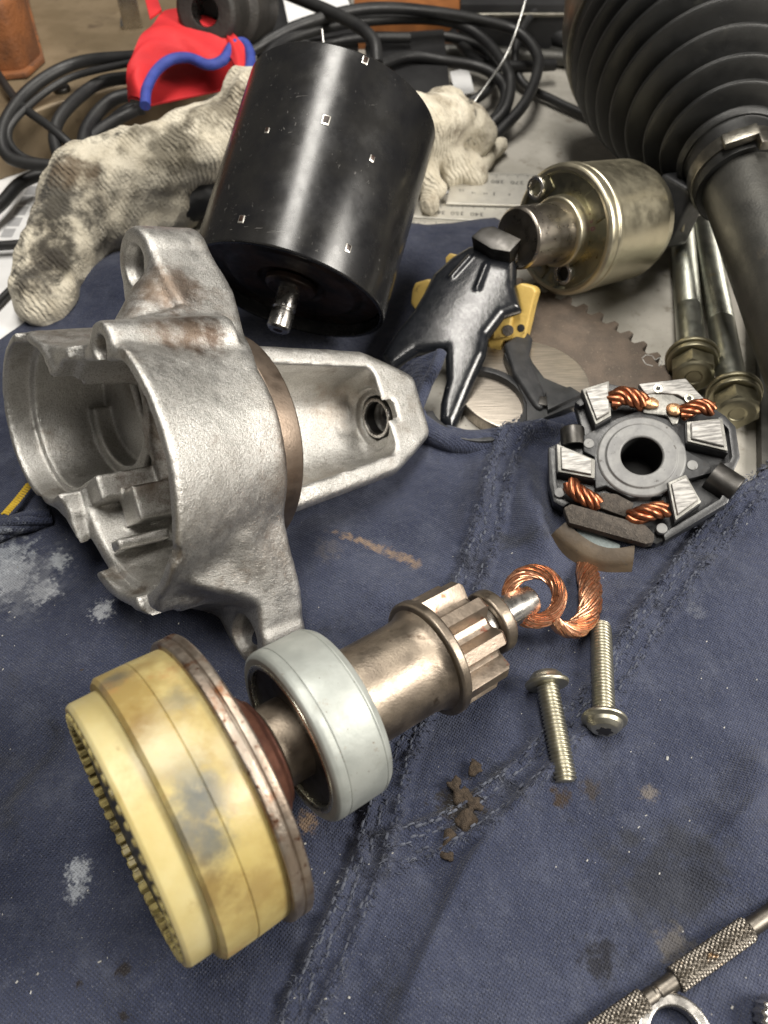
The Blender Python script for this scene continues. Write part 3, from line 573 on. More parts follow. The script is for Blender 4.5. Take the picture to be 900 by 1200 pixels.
p = P(379, 48, 8.6)
# ================================================================== drive: planetary ring gear, clutch, pinion on one shaft
dw, dt = P(266, 907, 3.3), P(642, 690, 1.85); da = nz(dt-dw); DL = np.linalg.norm(dt-dw)
drv = thing('starter_drive', 'starter drive shaft with yellow ring gear, grey clutch drum and brown pinion', 'starter drive', (dw[0]+2, dw[1]+2, .3))
L = lambda *a, **k_: lathe(*a, **k_)
# amber nylon with soaked-in grease and soot marks
k = NT('nylon_yellow')
col = k.mix(k.ramp(k.noise(.5, 5), .35, .65), (.40, .315, .115), (.47, .39, .175))
col = k.mix(k.math('MULTIPLY', k.ramp(k.noise(.42, 6, .65), .42, .64), .8), col, (.26, .175, .05))
col = k.mix(k.math('MULTIPLY', k.ramp(k.noise(1.1, 6, .65), .52, .72), .7), col, (.36, .19, .07))
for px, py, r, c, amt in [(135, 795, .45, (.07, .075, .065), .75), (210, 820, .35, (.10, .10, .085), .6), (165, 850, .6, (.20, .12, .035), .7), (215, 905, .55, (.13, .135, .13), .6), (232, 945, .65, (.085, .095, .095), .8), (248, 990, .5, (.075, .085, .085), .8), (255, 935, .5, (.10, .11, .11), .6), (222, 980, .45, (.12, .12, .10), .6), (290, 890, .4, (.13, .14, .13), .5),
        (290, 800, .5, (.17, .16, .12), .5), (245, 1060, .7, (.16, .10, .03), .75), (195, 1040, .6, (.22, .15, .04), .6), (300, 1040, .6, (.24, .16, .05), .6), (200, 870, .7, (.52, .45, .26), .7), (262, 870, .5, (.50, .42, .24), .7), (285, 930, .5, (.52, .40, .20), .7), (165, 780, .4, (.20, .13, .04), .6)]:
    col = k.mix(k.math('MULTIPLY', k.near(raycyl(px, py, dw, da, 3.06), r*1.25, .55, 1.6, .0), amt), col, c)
k.put(k.b.inputs['Base Color'], col); k.put(k.b.inputs['Roughness'], k.ramp(k.noise(1.2, 5), .3, .7, .34, .5)); k.b.inputs['Subsurface Weight'].default_value = .10; k.b.inputs['Subsurface Radius'].default_value = (.004, .0025, .0012); k.b.inputs['Subsurface Scale'].default_value = 1.
k.bump(k.noise(3, 6, .6), .01); MATS['nylon_yellow'] = k.m
ring = obj('ring_gear', L([(-.42, 2.3), (-.22, 3.02), (-.28, 3.04), (-.95, 3.06), (-.975, 3.035), (-1.0, 3.06), (-1.62, 3.06), (-1.70, 2.98), (-1.70, 2.4)], dw, da, 160, 0), 'nylon_yellow', drv, 40, label='stained yellow nylon ring gear body')
obj('rim', L([(-1.6, 2.6), (-1.62, 2.80), (-1.68, 2.82), (-2.24, 2.81), (-2.32, 2.76), (-2.33, 2.66), (-2.28, 2.64), (-1.7, 2.62)], dw, da, 160, .02), 'nylon_pale', ring, 40, label='paler stepped rim of the ring gear')
e1, e2, _ = frame(da); tv = []
for i in range(52):
    t = 2*math.pi*i/52; r = e1*math.cos(t)+e2*math.sin(t); tv.append(box(dw+da*-1.87+r*2.52, .17, .26, 1.0, np.cross(da, r), r, .03, 1))
obj('ring_teeth', join(*tv), 'nylon_tooth', ring, 40)
obj('planet_carrier', L([(-2.2, 0), (-2.2, 2.42), (-1.2, 2.42), (-1.2, 2.9)], dw, da, 64, .05), 'dark_steel', ring)
obj('retaining_plate', L([(-.26, 2.2), (-.26, 3.17), (-.22, 3.20), (-.06, 3.20), (-.045, 3.17), (-.02, 3.17), (0, 3.21), (.14, 3.21), (.18, 3.17), (.18, 2.4), (.05, 2.3), (.05, 1.2)], dw, da, 160, .015), 'rusty_washer', drv, 40, label='rust-streaked steel retaining plate')
def teeth(s, r, t): return r*(1+.03*(1 if math.sin(t*34) > 0 else -1))
obj('splined_collar', L([(.05, 1.62), (.35, 1.60), (.36, 1.3)], dw, da, 136, 0, teeth), 'dark_steel', drv, 20)
obj('brake_cone', L([(.12, 1.9), (.30, 1.86), (.42, 1.58), (.78, 1.40), (.86, 1.25), (.95, 1.22), (1.0, 1.0)], dw, da, 96, .05), 'copper_brown', drv)
obj('shaft_neck', L([(.6, 1.0), (1.0, 1.0), (1.04, .95), (1.75, .95), (1.8, .9)], dw, da, 96, .03), 'bronze_steel', drv)
dr = obj('clutch_drum', L([(1.52, 1.70), (1.50, 1.95), (1.56, 2.03), (1.66, 2.06), (1.80, 2.065), (1.815, 2.045), (1.83, 2.065), (2.74, 2.06), (2.755, 2.04), (2.77, 2.06), (2.80, 2.06), (2.95, 1.97), (2.99, 1.80), (2.96, 1.2)], dw, da, 128, .03), 'zinc_ring', drv, 40, label='pale grey zinc-coated clutch drum')
obj('drum_recess', L([(1.56, 1.78), (1.62, 1.72), (1.64, .9)], dw, da, 96, .03), 'dark_steel', dr)
obj('drum_lip', L([(1.60, 1.82), (1.49, 1.80), (1.47, 1.74), (1.52, 1.66), (1.64, 1.66)], dw, da, 96, .02), 'zinc_plate', dr)
obj('sleeve', L([(2.8, 1.2), (4.9, 1.2), (5.2, 1.24), (5.42, 1.36), (5.45, 1.4)], dw, da, 96, .08), 'bronze_steel', drv)
pn = obj('pinion_flange', L([(5.38, 1.2), (5.38, 1.47), (5.43, 1.52), (5.62, 1.52), (5.66, 1.48), (5.66, .7)], dw, da, 96, .03), 'bronze_steel', drv)
poly = []; NTH = 9
for i in range(NTH):
    for dta, r in ((-.28, 1.06), (-.20, 1.10), (-.115, 1.40), (-.09, 1.47), (.09, 1.47), (.115, 1.40), (.20, 1.10), (.28, 1.06)):
        t = 2*math.pi*(i+.3)/NTH+dta*1.12; poly.append((r*math.cos(t), r*math.sin(t)))
vs, fs = [], []; m = len(poly)
for s, q in ((5.6, 1.0), (6.85, 1.0), (6.95, .94), (6.95, .5)):
    for x, y in poly: vs.append(dw+da*s+e1*x*q+e2*y*q)
for a in range(3):
    for i in range(m): fs.append([a*m+i, a*m+(i+1) % m, (a+1)*m+(i+1) % m, (a+1)*m+i])
obj('pinion', (np.array(vs), fs), 'pinion_steel', drv, 25, label='small brown nine-tooth pinion')
obj('output_shaft', L([(6.8, .62), (7.4, .62), (7.43, .52), (7.8, .46), (9.0, .42), (9.08, .34), (9.08, 0)], dw, da, 48, .02), 'machined_steel', drv)
obj('stop_collar', L([(7.42, .5), (7.40, .82), (7.46, .86), (7.74, .86), (7.79, .81), (7.79, .5)], dw, da, 64, .03), 'bronze_steel', drv)

# ================================================================== two pan-head screws
def screw(head, tip, label, torx):
    h, t = np.array(head), np.array(tip); ax = nz(t-h); ln = np.linalg.norm(t-h)
    s = thing('pan_head_screw', label, 'screw', (h[0], h[1], .3), 'screws beside the copper eyelet')
    obj('shank', join(thread(h, ax, .0, ln, .295, .10, .055, 32, 10), L([(-.02, .26), (.05, .23)], h, ax, 28)), 'screw_zinc', s, 180)
    hd = obj('head', L([(.07, .2), (.07, .55), (.0, .585), (-.05, .57), (-.10, .47), (-.20, .43), (-.30, .33), (-.34, .20), (-.34, 0)], h, ax, 48, .015), 'screw_zinc', s)
    e1, e2, _ = frame(ax); lob = [(.19*(1+.16*math.cos(6*a))*math.cos(a), .19*(1+.16*math.cos(6*a))*math.sin(a)) for a in np.linspace(0, 2*math.pi, 36, endpoint=False)]
    obj('drive_recess', prism([h-ax*.345+e1*x+e2*y for x, y in lob], ax*.05, 0), 'dark_steel', hd, 30)
screw(P(641, 801, .88), P(663, 916, .62), 'pan head machine screw lying with its shank end towards the seam, head near the eyelet', 0)
screw(P(708, 843, .88), P(704, 733, .62), 'pan head machine screw with its star recess showing, shank pointing at the braid', 1)

# ================================================================== brush holder
bo = P(752, 545, 2.0); bn = nz(V(-.15, -.33, .93)); bu = nz(RT-bn*(RT@bn)); bw = np.cross(bn, bu)
def Z2(zx, zy): return 620+zx/3.214, 420+zy/3.214
def BP(zx, zy, h=0.): return onplane(*Z2(zx, zy), bo+bn*h, bn)
bh = thing('brush_holder', 'grey plastic brush holder with four carbon brushes and copper braids', 'brush holder', (bo[0], bo[1], .3))
bc = BP(424, 366, 0)
def bprism(pts, h0, h1, name, m, parent=bh, b=.05, **kw): return obj(name, prism([BP(x, y, h1)-bn*(h1-h0) for x, y in pts], bn*(h1-h0), b), m, parent, 30, **kw)
base = bprism([(172, 165), (290, 92), (400, 112), (600, 118), (735, 212), (742, 250), (778, 258), (795, 372), (772, 422), (786, 468), (748, 545), (512, 688), (480, 700), (130, 555), (92, 540), (75, 470), (72, 335), (112, 318), (138, 255), (198, 262)], -.95, -.42, 'base_plate', 'plastic_grey', b=.06)
inplate = bprism([(205, 290), (330, 225), (420, 195), (540, 235), (585, 250), (590, 345), (680, 395), (690, 430), (600, 455), (560, 440), (500, 520), (380, 525), (290, 480), (250, 490), (245, 370), (205, 350)], -.45, -.10, 'inner_plate', 'plastic_grey', base, .05)
obj('centre_ring', L([(-.5, .62), (-.02, .62), (.02, .66), (.03, 1.03), (-.03, 1.07), (-.03, 1.27), (-.08, 1.32), (-.5, 1.33)], bc, bn, 96, .025), 'ring_grey', bh, 40)
obj('bore', L([(-.05, .618), (-1.7, .61), (-1.7, 0)], bc, bn, 64), 'print_and_hole_black', bh)  # black wall and floor paint the shade inside the open hole
cutter(base, disc(bc, bn, .635, -2, 1, 0, 0, 64)); cutter(inplate, disc(bc, bn, .635, -2, 1, 0, 0, 64))
wl = [(172, 165), (290, 92)], [(72, 335), (75, 470), (92, 540), (128, 560)], [(735, 212), (778, 258), (795, 372), (772, 422)], [(786, 468), (748, 545), (512, 688)]
for pl in wl:
    pts = [BP(x, y, -.2) for x, y in pl]; inn = [p_+nz(bc-p_)*.24 for p_ in pts]
    obj('edge_wall', prism([p_-bn*.6 for p_ in pts+inn[::-1]], bn*.62, .04), 'plastic_grey', base, 30)
def brush(quad, h, tail, vec=(0, 0)):
    q = [BP(x, y, h) for x, y in quad]; c = sum(q)/4
    big = [c+(p_-c)*1.30-bn*.16 for p_ in q]; cg = obj('brush_cage', prism([p_-bn*.55 for p_ in big], bn*.50, .05), 'plastic_black', bh, 30)
    lip = [c+(p_-c)*1.22-bn*.10 for p_ in q]; obj('cage_lip', prism([p_-bn*.12 for p_ in lip], bn*.10, .03), 'tin_plate', cg, 30)
    br = obj('carbon_brush', prism([p_-bn*.62 for p_ in q], bn*.60, .035), 'brush_carbon', bh, 30)
    tp = [c+(p_-c)*.93+bn*.008-bn*.02 for p_ in q]; obj('worn_face', prism([p_-bn*.01 for p_ in tp], bn*.012, 0), 'brush_face', br, 30)
brush([(213, 118), (297, 92), (303, 200), (255, 228)], .28, None)
brush([(118, 328), (238, 378), (236, 436), (122, 415)], .20, None)
brush([(610, 240), (722, 228), (738, 330), (612, 300)], .24, None)
brush([(536, 470), (592, 445), (640, 530), (560, 588)], .22, None)
def braid(pts, R, m='copper_dull', **kw): obj('copper_braid', rope(catmull([BP(x, y, h) for x, y, h in pts], 10), R*.72, 5, R*.42, 4.6, .9, 7), m, bh, 60, **kw)
braid([(305, 165, .05), (345, 140, .15), (390, 148, .12), (432, 168, .0)], .26)
braid([(572, 208, .0), (610, 190, .12), (650, 180, .12), (690, 195, .0)], .22)
braid([(150, 470, .0), (185, 505, .08), (225, 530, .05), (258, 552, -.1)], .24)
braid([(512, 568, .0), (470, 575, .10), (425, 588, .10), (382, 600, -.1)], .26)
tp = bprism([(412, 95), (590, 74), (632, 122), (660, 150), (600, 158), (560, 135), (480, 128), (440, 135)], -.25, .02, 'terminal_plate', 'brush_face')
for x, y in ((487, 113), (605, 150)): obj('rivet_hole', disc(BP(x, y, .03), bn, .15, -.02, .01, .005, .07, 32), 'zinc_plate', tp); obj('hole_shadow', disc(BP(x, y, .025), bn, .075, -.02, .004, .0, 0, 24), 'print_and_hole_black', tp)
bprism([(455, 130), (540, 135), (590, 160), (560, 245), (540, 250), (520, 215), (430, 205), (425, 150)], -.3, -.02, 'terminal_strap', 'tin_plate', b=.06)
for x, y in ((455, 166), (550, 190)): obj('solder_pad', nets((-.45, -.35, -.25), (.45, .35, .3), .05, lambda X, Y, Z: np.sqrt((X/.33)**2+(Y/.22)**2+(Z/.14)**2)*.2-.2+.05*fbm(X, Y, Z, 3, 3, int(x))), 'solder_copper', bh, 180).location = tuple((BP(x, y, .05)-V(bo[0], bo[1], .3)+V(bo[0], bo[1], .3))*U)
for x, y in ((615, 402), (500, 640), (225, 320), (115, 505)): obj('rivet_head', disc(BP(x, y, -.08), bn, .16, -.2, .015, .02, 0, 32), 'ring_grey', bh)
bprism([(128, 560), (160, 545), (440, 625), (475, 660), (470, 695), (440, 700), (150, 620)], -.35, .12, 'foam_pad', 'foam_dark', b=.10)
bprism([(270, 505), (330, 510), (395, 545), (372, 600), (262, 560)], -.45, -.18, 'felt_insert', 'foam_dark', b=.03)
bprism([(180, 640), (200, 632), (345, 700), (340, 742), (180, 680)], -.95, -.30, 'rubber_seal', 'grey_seal', b=.06)
# brown grommet: a curved shell below the plate
arc = []
for t in np.linspace(0, 1, 18):
    x = 100+(395-100)*t; y = 648+(752-648)*t+50*math.sin(math.pi*t)*1.0; arc.append((x, y))
vs, fs = [], []
for i, (x, y) in enumerate(arc):
    a = BP(x, y, -.18); r = nz((a-bc)-bn*((a-bc)@bn)); dn = nz(-bn*.80+r*.60)
    for p_ in (a-r*.40, a, a+r*.07+dn*.1, a+r*.20+dn*1.15, a+dn*1.25-r*.02, a+dn*1.05-r*.40): vs.append(p_)
for i in range(17):
    for j in range(6): fs.append([i*6+j, i*6+(j+1) % 6, (i+1)*6+(j+1) % 6, (i+1)*6+j])
fs += [list(range(6)), list(range(17*6, 18*6))]
gm = obj('grommet', (np.array(vs), fs), 'grommet_brown', bh, 50, label='brown curved insulating grommet under the brush holder')
sp = BP(735, 470, -.35); obj('spring_coil', L([(-.45, .46), (.38, .46), (.42, .42), (.42, .30), (-.45, .28), (-.45, .46)], sp, nz(bu*.75-bw*.66+bn*.0), 48, .02), 'dark_steel', bh)
obj('spring_coil', L([(-.3, .38), (.3, .38), (.33, .34), (.33, .26), (-.3, .26), (-.3, .38)], BP(165, 300, -.35), nz(bw), 40, .02), 'dark_steel', bh)
bprism([(735, 395), (765, 388), (768, 470), (735, 480)], -.5, -.12, 'spring_stop', 'plastic_black', b=.04)
# copper lead with eyelet
q = lambda x, y, z: P(x, y, z)
ld = catmull([q(684, 655, .0), q(688, 670, .35), q(692, 692, .75), q(690, 718, .9), q(676, 736, 1.0), q(658, 736, 1.3), q(644, 722, 1.75)], 12)
lead = obj('copper_lead', rope(ld, np.linspace(.31, .22, len(ld)), 22, .044, 1.7, .6, 6, False), 'copper', bh, 60, label='bright flat copper braid leading to an eyelet')
ec = q(626, 699, 2.15); en = nz(V(-.10, -.62, .78)); f1, f2, _ = frame(en)
el = [ec+(f1*math.cos(t)+f2*math.sin(t))*.66 for t in np.linspace(0, 2*math.pi, 72)]
obj('eyelet', rope(np.array(el), .165, 20, .032, 1.8, .7, 6, False), 'copper', lead, 60)
obj('eyelet_core', lathe([(-.08, .55), (-.12, .66), (-.08, .77), (.08, .77), (.12, .66), (.08, .55), (-.08, .55)], ec, en, 48), 'copper', lead, 60)
# ================================================================== solenoid
az, tl = math.radians(35), math.radians(-13); sa = V(-math.cos(az)*math.cos(tl), -math.sin(az)*math.cos(tl), -math.sin(tl)); so = P(657, 271, 3.1); SR = 2.38
sol = thing('starter_solenoid', 'gold zinc plated starter solenoid with steel plunger and two tapped holes', 'solenoid', (so[0]+1.5, so[1]+1, 0))
obj('case', L([(-.02, SR-.25), (0, SR-.12), (-.08, SR-.02), (-.16, SR), (-.34, SR), (-.38, SR-.04), (-.46, SR-.04), (-.50, SR), (-.66, SR), (-.72, SR-.05), (-3.5, SR-.09), (-4.05, SR-.28), (-4.4, SR-.75), (-4.5, SR-1.05), (-4.5, 0)], so, sa, 128, .03), 'zinc_gold', sol, 40)
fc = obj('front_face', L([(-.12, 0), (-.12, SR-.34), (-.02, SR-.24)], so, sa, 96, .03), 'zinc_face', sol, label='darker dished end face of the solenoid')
s1, s2, _ = frame(sa)
obj('plunger_collar', L([(-.15, 1.30), (.30, 1.28), (.36, 1.22), (.36, 1.0)], so, sa, 96, .03), 'zinc_gold', sol)
obj('plunger', L([(.0, 1.08), (1.15, 1.08), (1.17, 1.10), (2.25, 1.10), (2.33, 1.02), (2.33, 0)], so, sa, 96, .02), 'plunger_steel', sol)
for x, y in ((628, 220), (660, 320)):
    c = onplane(x, y, so, sa)
    th = obj('tapped_hole', lathe([(-.15, .44), (.04, .43), (.08, .39), (.06, .30), (-.12, .27), (-.12, .0)], c, sa, 40, .02), 'machined_steel', sol)
    obj('hole_bottom', disc(c-sa*.10, sa, .25, 0, .02, 0, 0, 32), 'print_and_hole_black', th)
# embossed pads on the face and a faint stamped number
for tdeg in (55, 150, 250):
    t = math.radians(tdeg); r = s1*math.cos(t)+s2*math.sin(t); tt = np.cross(sa, r)
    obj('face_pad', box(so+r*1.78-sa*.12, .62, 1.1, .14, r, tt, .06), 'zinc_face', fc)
su = nz(UP-sa*(UP@sa)); sr_ = np.cross(su, sa)
c0 = onplane(690, 255, so, sa); tx = []
for i, chh in enumerate('0511'):
    pc = onplane(693-1.5*i*i*.3+2, 268-i*9, so-sa*.11, sa); tx.append(text(chh, pc, su, -sr_ if (np.cross(su, -sr_)@sa) > 0 else sr_, .30))
obj('stamped_number', join(*tx), 'stamp_ink', fc, 0)
obj('terminal_cap', L([(-4.3, 1.5), (-4.4, 1.62), (-5.2, 1.55), (-5.3, 1.4), (-5.3, 0)], so, sa, 8, .06), 'plastic_black', sol, 30)
tbk = P(790, 246, 2.6); obj('terminal_block', box(tbk, 1.3, 1.6, 2.4, sa, s1, .18, 3), 'plastic_black', sol, 40); obj('terminal_tab', box(P(801, 250, 2.7), .10, .5, 1.3, RT, sa, .02), 'zinc_gold', sol, 40)
for k_ in (-.75, .75): obj('terminal_stud', L([(-5.2, .34), (-5.5, .34), (-5.51, .25), (-5.9, .25), (-5.95, 0)], so+s1*k_, sa, 24, .03), 'zinc_gold', sol)

# ================================================================== shift fork
fA, fB, fC = P(580, 290, 2.9), P(455, 425, 1.0), P(525, 490, .75); fn = nz(np.cross(fC-fA, fB-fA)); fn = fn if fn[2] > 0 else -fn
fu = nz(RT-fn*(RT@fn)); fv = np.cross(fn, fu)
def FP(zx, zy): p = onplane(*Z6(zx, zy), fA, fn)-fA; return p@fu, p@fv
fo = [FP(*p) for p in [(385, 178), (470, 190), (572, 215), (566, 330), (588, 410), (520, 440), (455, 525), (440, 600), (395, 690), (335, 825), (305, 885), (258, 855), (262, 790), (288, 705), (286, 590), (240, 592), (170, 600), (105, 640), (62, 668), (22, 615), (85, 520), (155, 440), (200, 360), (235, 285), (310, 220)]]
fo = np.array(fo); rl = [(FP(385, 232), FP(312, 312)), (FP(452, 265), FP(415, 360))]; mid = np.array(FP(300, 420))
def fork(X, Y, Z):
    d2 = poly_sdf(X, Y, fo); axis = np.array(FP(470, 200))-mid; axn = axis/np.linalg.norm(axis); px = -(X-mid[0])*axn[1]+(Y-mid[1])*axn[0]; ln = (X-mid[0])*axn[0]+(Y-mid[1])*axn[1]
    zz = Z+.065*px*px+.05*np.clip(-ln-1, 0, 9)**1.3
    d = smax(d2-.04, np.abs(zz)-.30, .36)
    for a, b in rl: d = smin(d, cap_sdf(X, Y, zz, (*a, .24), (*b, .24), .13), .07)
    return d
fv3 = nets((fo[:, 0].min()-.4, fo[:, 1].min()-.4, -2.6), (fo[:, 0].max()+.4, fo[:, 1].max()+.4, 1.), .05, fork)
fk = thing('shift_fork', 'black pressed steel shift fork hooked to the solenoid plunger', 'shift fork', (fA[0]-1.5, fA[1]-3, .1))
obj('fork_plate', place(fv3, fA, fu, fv, fn), 'fork_black', fk, 180)
hb_ = [onplane(*Z6(x, y), fA+fn*.85, fn) for x, y in [(388, 128), (430, 92), (478, 84), (592, 138), (545, 190), (470, 178)]]
obj('hook_block', prism([p-fn*.95 for p in hb_], fn*.95, .06, 2), 'dark_steel', fk, 30)
hk = [onplane(*Z6(x, y), fA, fn) for x, y in [(560, 170), (600, 190), (590, 250), (560, 270)]]
obj('hook_eye', lathe([(-.1, .26), (-.1, .40), (.1, .40), (.1, .26), (-.1, .26)], onplane(*Z6(572, 205), fA, fn), nz(V(1, -.2, .3)), 32, .03), 'machined_steel', fk)
# yellow pivot bracket
yb = thing('pivot_bracket', 'yellow plastic pivot bracket clipped under the shift fork', 'bracket', (fA[0], fA[1]-2, .3))
yo = fA-fn*.05; yn = nz(V(-.35, -.75, .55))
def YP(x, y): return onplane(*Z6(x, y), P(600, 372, 1.6), yn)
yp = prism([YP(*p) for p in [(472, 455), (590, 432), (566, 330), (590, 316), (640, 330), (652, 350), (636, 405), (622, 470), (604, 545), (560, 552), (515, 552), (505, 608), (460, 616), (447, 535)]], -yn*1.0, .13, 3)
yp = join(yp, prism([YP(*p)+yn*.28 for p in [(480, 470), (560, 452), (548, 535), (478, 545)]], -yn*.6, .10, 3))
yb1 = obj('bracket_cheek', yp, 'bracket_yellow', yb, 40)
obj('pivot_hole', disc(YP(543, 508)+yn*.29, yn, .20, -.1, .015, .005, .0, 32), 'foam_dark', yb1); obj('pivot_hole', disc(YP(590, 500), yn, .14, -.1, .015, .005, .0, 32), 'print_and_hole_black', yb1)
obj('bracket_cheek', prism([onplane(*Z6(*p), P(495, 345, 1.5), yn) for p in [(160, 316), (215, 300), (228, 312), (205, 345), (190, 420), (165, 432), (142, 400), (148, 345)]], -yn*.55, .09, 3), 'bracket_yellow', yb, 40)
obj('bracket_cheek', prism([onplane(*Z6(*p), P(528, 300, 2.0), yn) for p in [(282, 215), (300, 196), (330, 202), (328, 240), (285, 245)]], -yn*.5, .07, 3), 'bracket_yellow', yb, 40)
obj('cross_bar', tube([P(497, 352, .75), P(545, 372, .7), P(598, 392, .75)], .30, 12), 'bracket_yellow', yb, 60)

# ================================================================== toothed disc, brushed disc and black carrier lying on the bench
gc = V(.9, 2.2, 0); q0 = P(681, 352, .5); GR = np.linalg.norm(q0[:2]-gc[:2]); gc = V(-.1, 1.45, 0); GR = 11.85
NTg = int(2*math.pi*GR/.74); gp = []
for i in range(NTg):
    for dt_, r in ((-.42, GR-.42), (-.30, GR-.40), (-.16, GR-.02), (.16, GR), (.30, GR-.40)):
        t = 2*math.pi*(i+dt_)/NTg; gp.append((gc[0]+r*math.cos(t), gc[1]+r*math.sin(t)))
a0, a1 = math.radians(14), math.radians(66)
sec = [p for p in gp if a0 < math.atan2(p[1]-gc[1], p[0]-gc[0]) < a1]
inner = [(gc[0]+7.4*math.cos(t), gc[1]+7.4*math.sin(t)) for t in np.linspace(a1, a0, 30)]
tg = thing('toothed_sector', 'rusty brown toothed sector gear lying on the bench under the solenoid', 'gear', (7, 6, 0))
obj('gear_plate', prism([V(x, y, .0) for x, y in sec+inner], V(0, 0, .48), .03, 1), 'rusty_gear', tg, 30)
obj('chalk_mark', join(*[tube([P(x, y, .485)+V(0, 0, 0) for x, y in seg], .02, 5) for seg in ([(752, 420), (757, 416), (764, 417), (768, 422)], [(768, 422), (773, 419), (776, 424), (772, 429)], [(753, 421), (757, 427), (765, 429)])]), 'lint', tg, 60)
dc = P(566, 478, .5)
bd = obj('steel_disc', disc(V(5.0, 5.45, 0), V(0, 0, 1), 2.4, .0, .55, .06, 0, 96), 'brushed_disc', None, 40, None, 'brushed bare steel disc under the fork legs', 'disc')
kc = thing('plastic_carrier', 'black plastic carrier ring with a tapered arm beside the fork leg', 'carrier', (5.5, 4.3, .56))
rc = P(559, 472, .8); rc[2] = 0
aa = np.radians(np.linspace(-165, 92, 60)); obj('carrier_ring', prism([rc+V(1.86*math.cos(t), 1.86*math.sin(t), .5) for t in aa]+[rc+V(1.60*math.cos(t), 1.60*math.sin(t), .5) for t in aa[::-1]], V(0, 0, .35), .03), 'plastic_black', kc, 30)
obj('carrier_tab', prism([P(*Z6(*p), .95)-V(0, 0, .35) for p in [(600, 560), (640, 640), (685, 700), (760, 732), (845, 765), (835, 800), (615, 892), (612, 800), (560, 690), (520, 600)]], V(0, 0, .35), .05), 'plastic_grey', kc, 30)
obj('carrier_step', prism([P(*Z6(*p), 1.15)-V(0, 0, .25) for p in [(690, 760), (790, 735), (838, 765), (700, 830)]], V(0, 0, .25), .04), 'plastic_grey', kc, 30)
arm = [P(*Z6(*p), 1.1) for p in [(520, 560), (610, 500), (640, 540), (625, 610), (680, 740), (694, 800), (672, 828), (645, 812), (560, 680)]]
obj('arm', prism([p-V(0, 0, .45) for p in arm], V(0, 0, .45), .14, 3), 'plastic_black', kc, 40)
obj('arm_tip', box(P(*Z6(680, 800), 1.05), .3, .42, .16, (1, -.3, 0), b=.04), 'dark_steel', kc)

# ================================================================== two long hex bolts
def hexbolt(head, tip, label, thr):
    h, t = np.array(head), np.array(tip); ax = nz(t-h); ln = np.linalg.norm(t-h); e1, e2, _ = frame(ax)
    b = thing('long_hex_bolt', label, 'bolt', (h[0], h[1], 0), 'long bolts with captive washers')
    obj('shank', L([(.3, .50), (thr, .50), (thr+.05, .46)], h, ax, 40), 'bolt_zinc', b)
    obj('threaded_end', thread(h, ax, thr, ln, .50, .13, .04, 32), 'bolt_zinc', b, 50)
    hx = obj('hex_head', prism([h-ax*.42+(e1*math.cos(a)+e2*math.sin(a))*.80 for a in np.arange(6)*math.pi/3+.2], ax*.60, .05), 'bolt_head', b, 25)
    obj('head_crown', L([(-.40, .70), (-.50, .60), (-.52, .30), (-.47, .26), (-.47, 0)], h, ax, 40, .03), 'bolt_head', hx)
    obj('spring_washer', disc(h, ax, .88, .24, .46, .05, .42, 48), 'bolt_head', b); obj('flat_washer', disc(h, ax, .94, .50, .66, .04, .42, 48), 'bolt_head', b)
hexbolt(P(812, 432, .95), P(799, 262, .55), 'long zinc bolt with washers beside the toothed gear, nearer the solenoid', 3.6)
hexbolt(P(862, 474, .95), P(824, 262, .55), 'long zinc bolt with washers beside the steel bar, its head behind the brush holder', 4.6)
br_ = P(896, 470, 0)
bar = thing('steel_bar', 'narrow grey steel bar lying on the bench beside the long bolts', 'bar', (P(900, 470)[0]+.6, P(900, 470)[1], 0))
obj('bar_body', prism([P(884, 372, 0), P(886, 560, 0), P(886, 560, 0)+V(1.6, 0, 0), P(884, 372, 0)+V(1.6, 0, 0)], V(0, 0, .5), .06), 'axle_steel', bar, 30)
obj('bar_rib', prism([P(884, 372, 0)+V(.55, .05, .5), P(886, 560, 0)+V(.55, -.05, .5), P(886, 560, 0)+V(1.5, -.05, .5), P(884, 372, 0)+V(1.5, .05, .5)], V(0, 0, .3), .1), 'clamp_steel', bar, 30)
# ================================================================== drive shaft with rubber boot
no = P(866, 205, 4.6); na = nz(V(.04, -1, -.16)); ax_ = na
bt = thing('axle_shaft', 'black ribbed rubber boot clamped on a dark steel axle shaft', 'axle', (no[0], no[1], 0))
prof = [(-12.4, 0), (-12.4, 4.6), (-11.0, 4.75), (-10.9, 4.9), (-9.4, 4.95), (-9.35, 4.6)]
obj('joint_housing', L(prof, no, na, 96, .1), 'joint_steel', bt)
obj('large_clamp', L([(-9.9, 4.9), (-9.9, 5.02), (-8.9, 5.0), (-8.9, 4.8)], no, na, 96, .03), 'clamp_steel', bt)
rib = [(-9.0, 4.75), (-8.75, 4.86)]
ridges = [(-8.25, 4.82), (-7.4, 4.72), (-6.5, 4.5), (-5.6, 4.2), (-4.65, 3.82), (-3.7, 3.36), (-2.75, 2.84), (-1.95, 2.36)]
pf = [(-9.0, 4.6), (-8.9, 4.83)]
for i, (s, r) in enumerate(ridges):
    pf += [(s-.12, r+.02), (s+.02, r+.08), (s+.15, r)]
    nx_ = ridges[i+1] if i < 7 else (-1.2, 1.85); pf += [((s+nx_[0])/2-.05, min(r, nx_[1])-.62), ((s+nx_[0])/2+.20, min(r, nx_[1])-.58)]
pf += [(-1.25, 1.95), (-.95, 1.85), (-.85, 1.72), (.55, 1.70), (.62, 1.64), (.62, 1.3)]
cm = catmull([(s, r, 0) for s, r in pf], 5)[:, :2]
obj('boot', L([tuple(p) for p in cm], no, na, 160, 0), 'boot_rubber', bt, 180)
obj('shaft', L([(.2, 1.44), (9.5, 1.44), (9.6, 1.3), (9.6, 0)], no, na, 96, .03), 'axle_steel', bt)
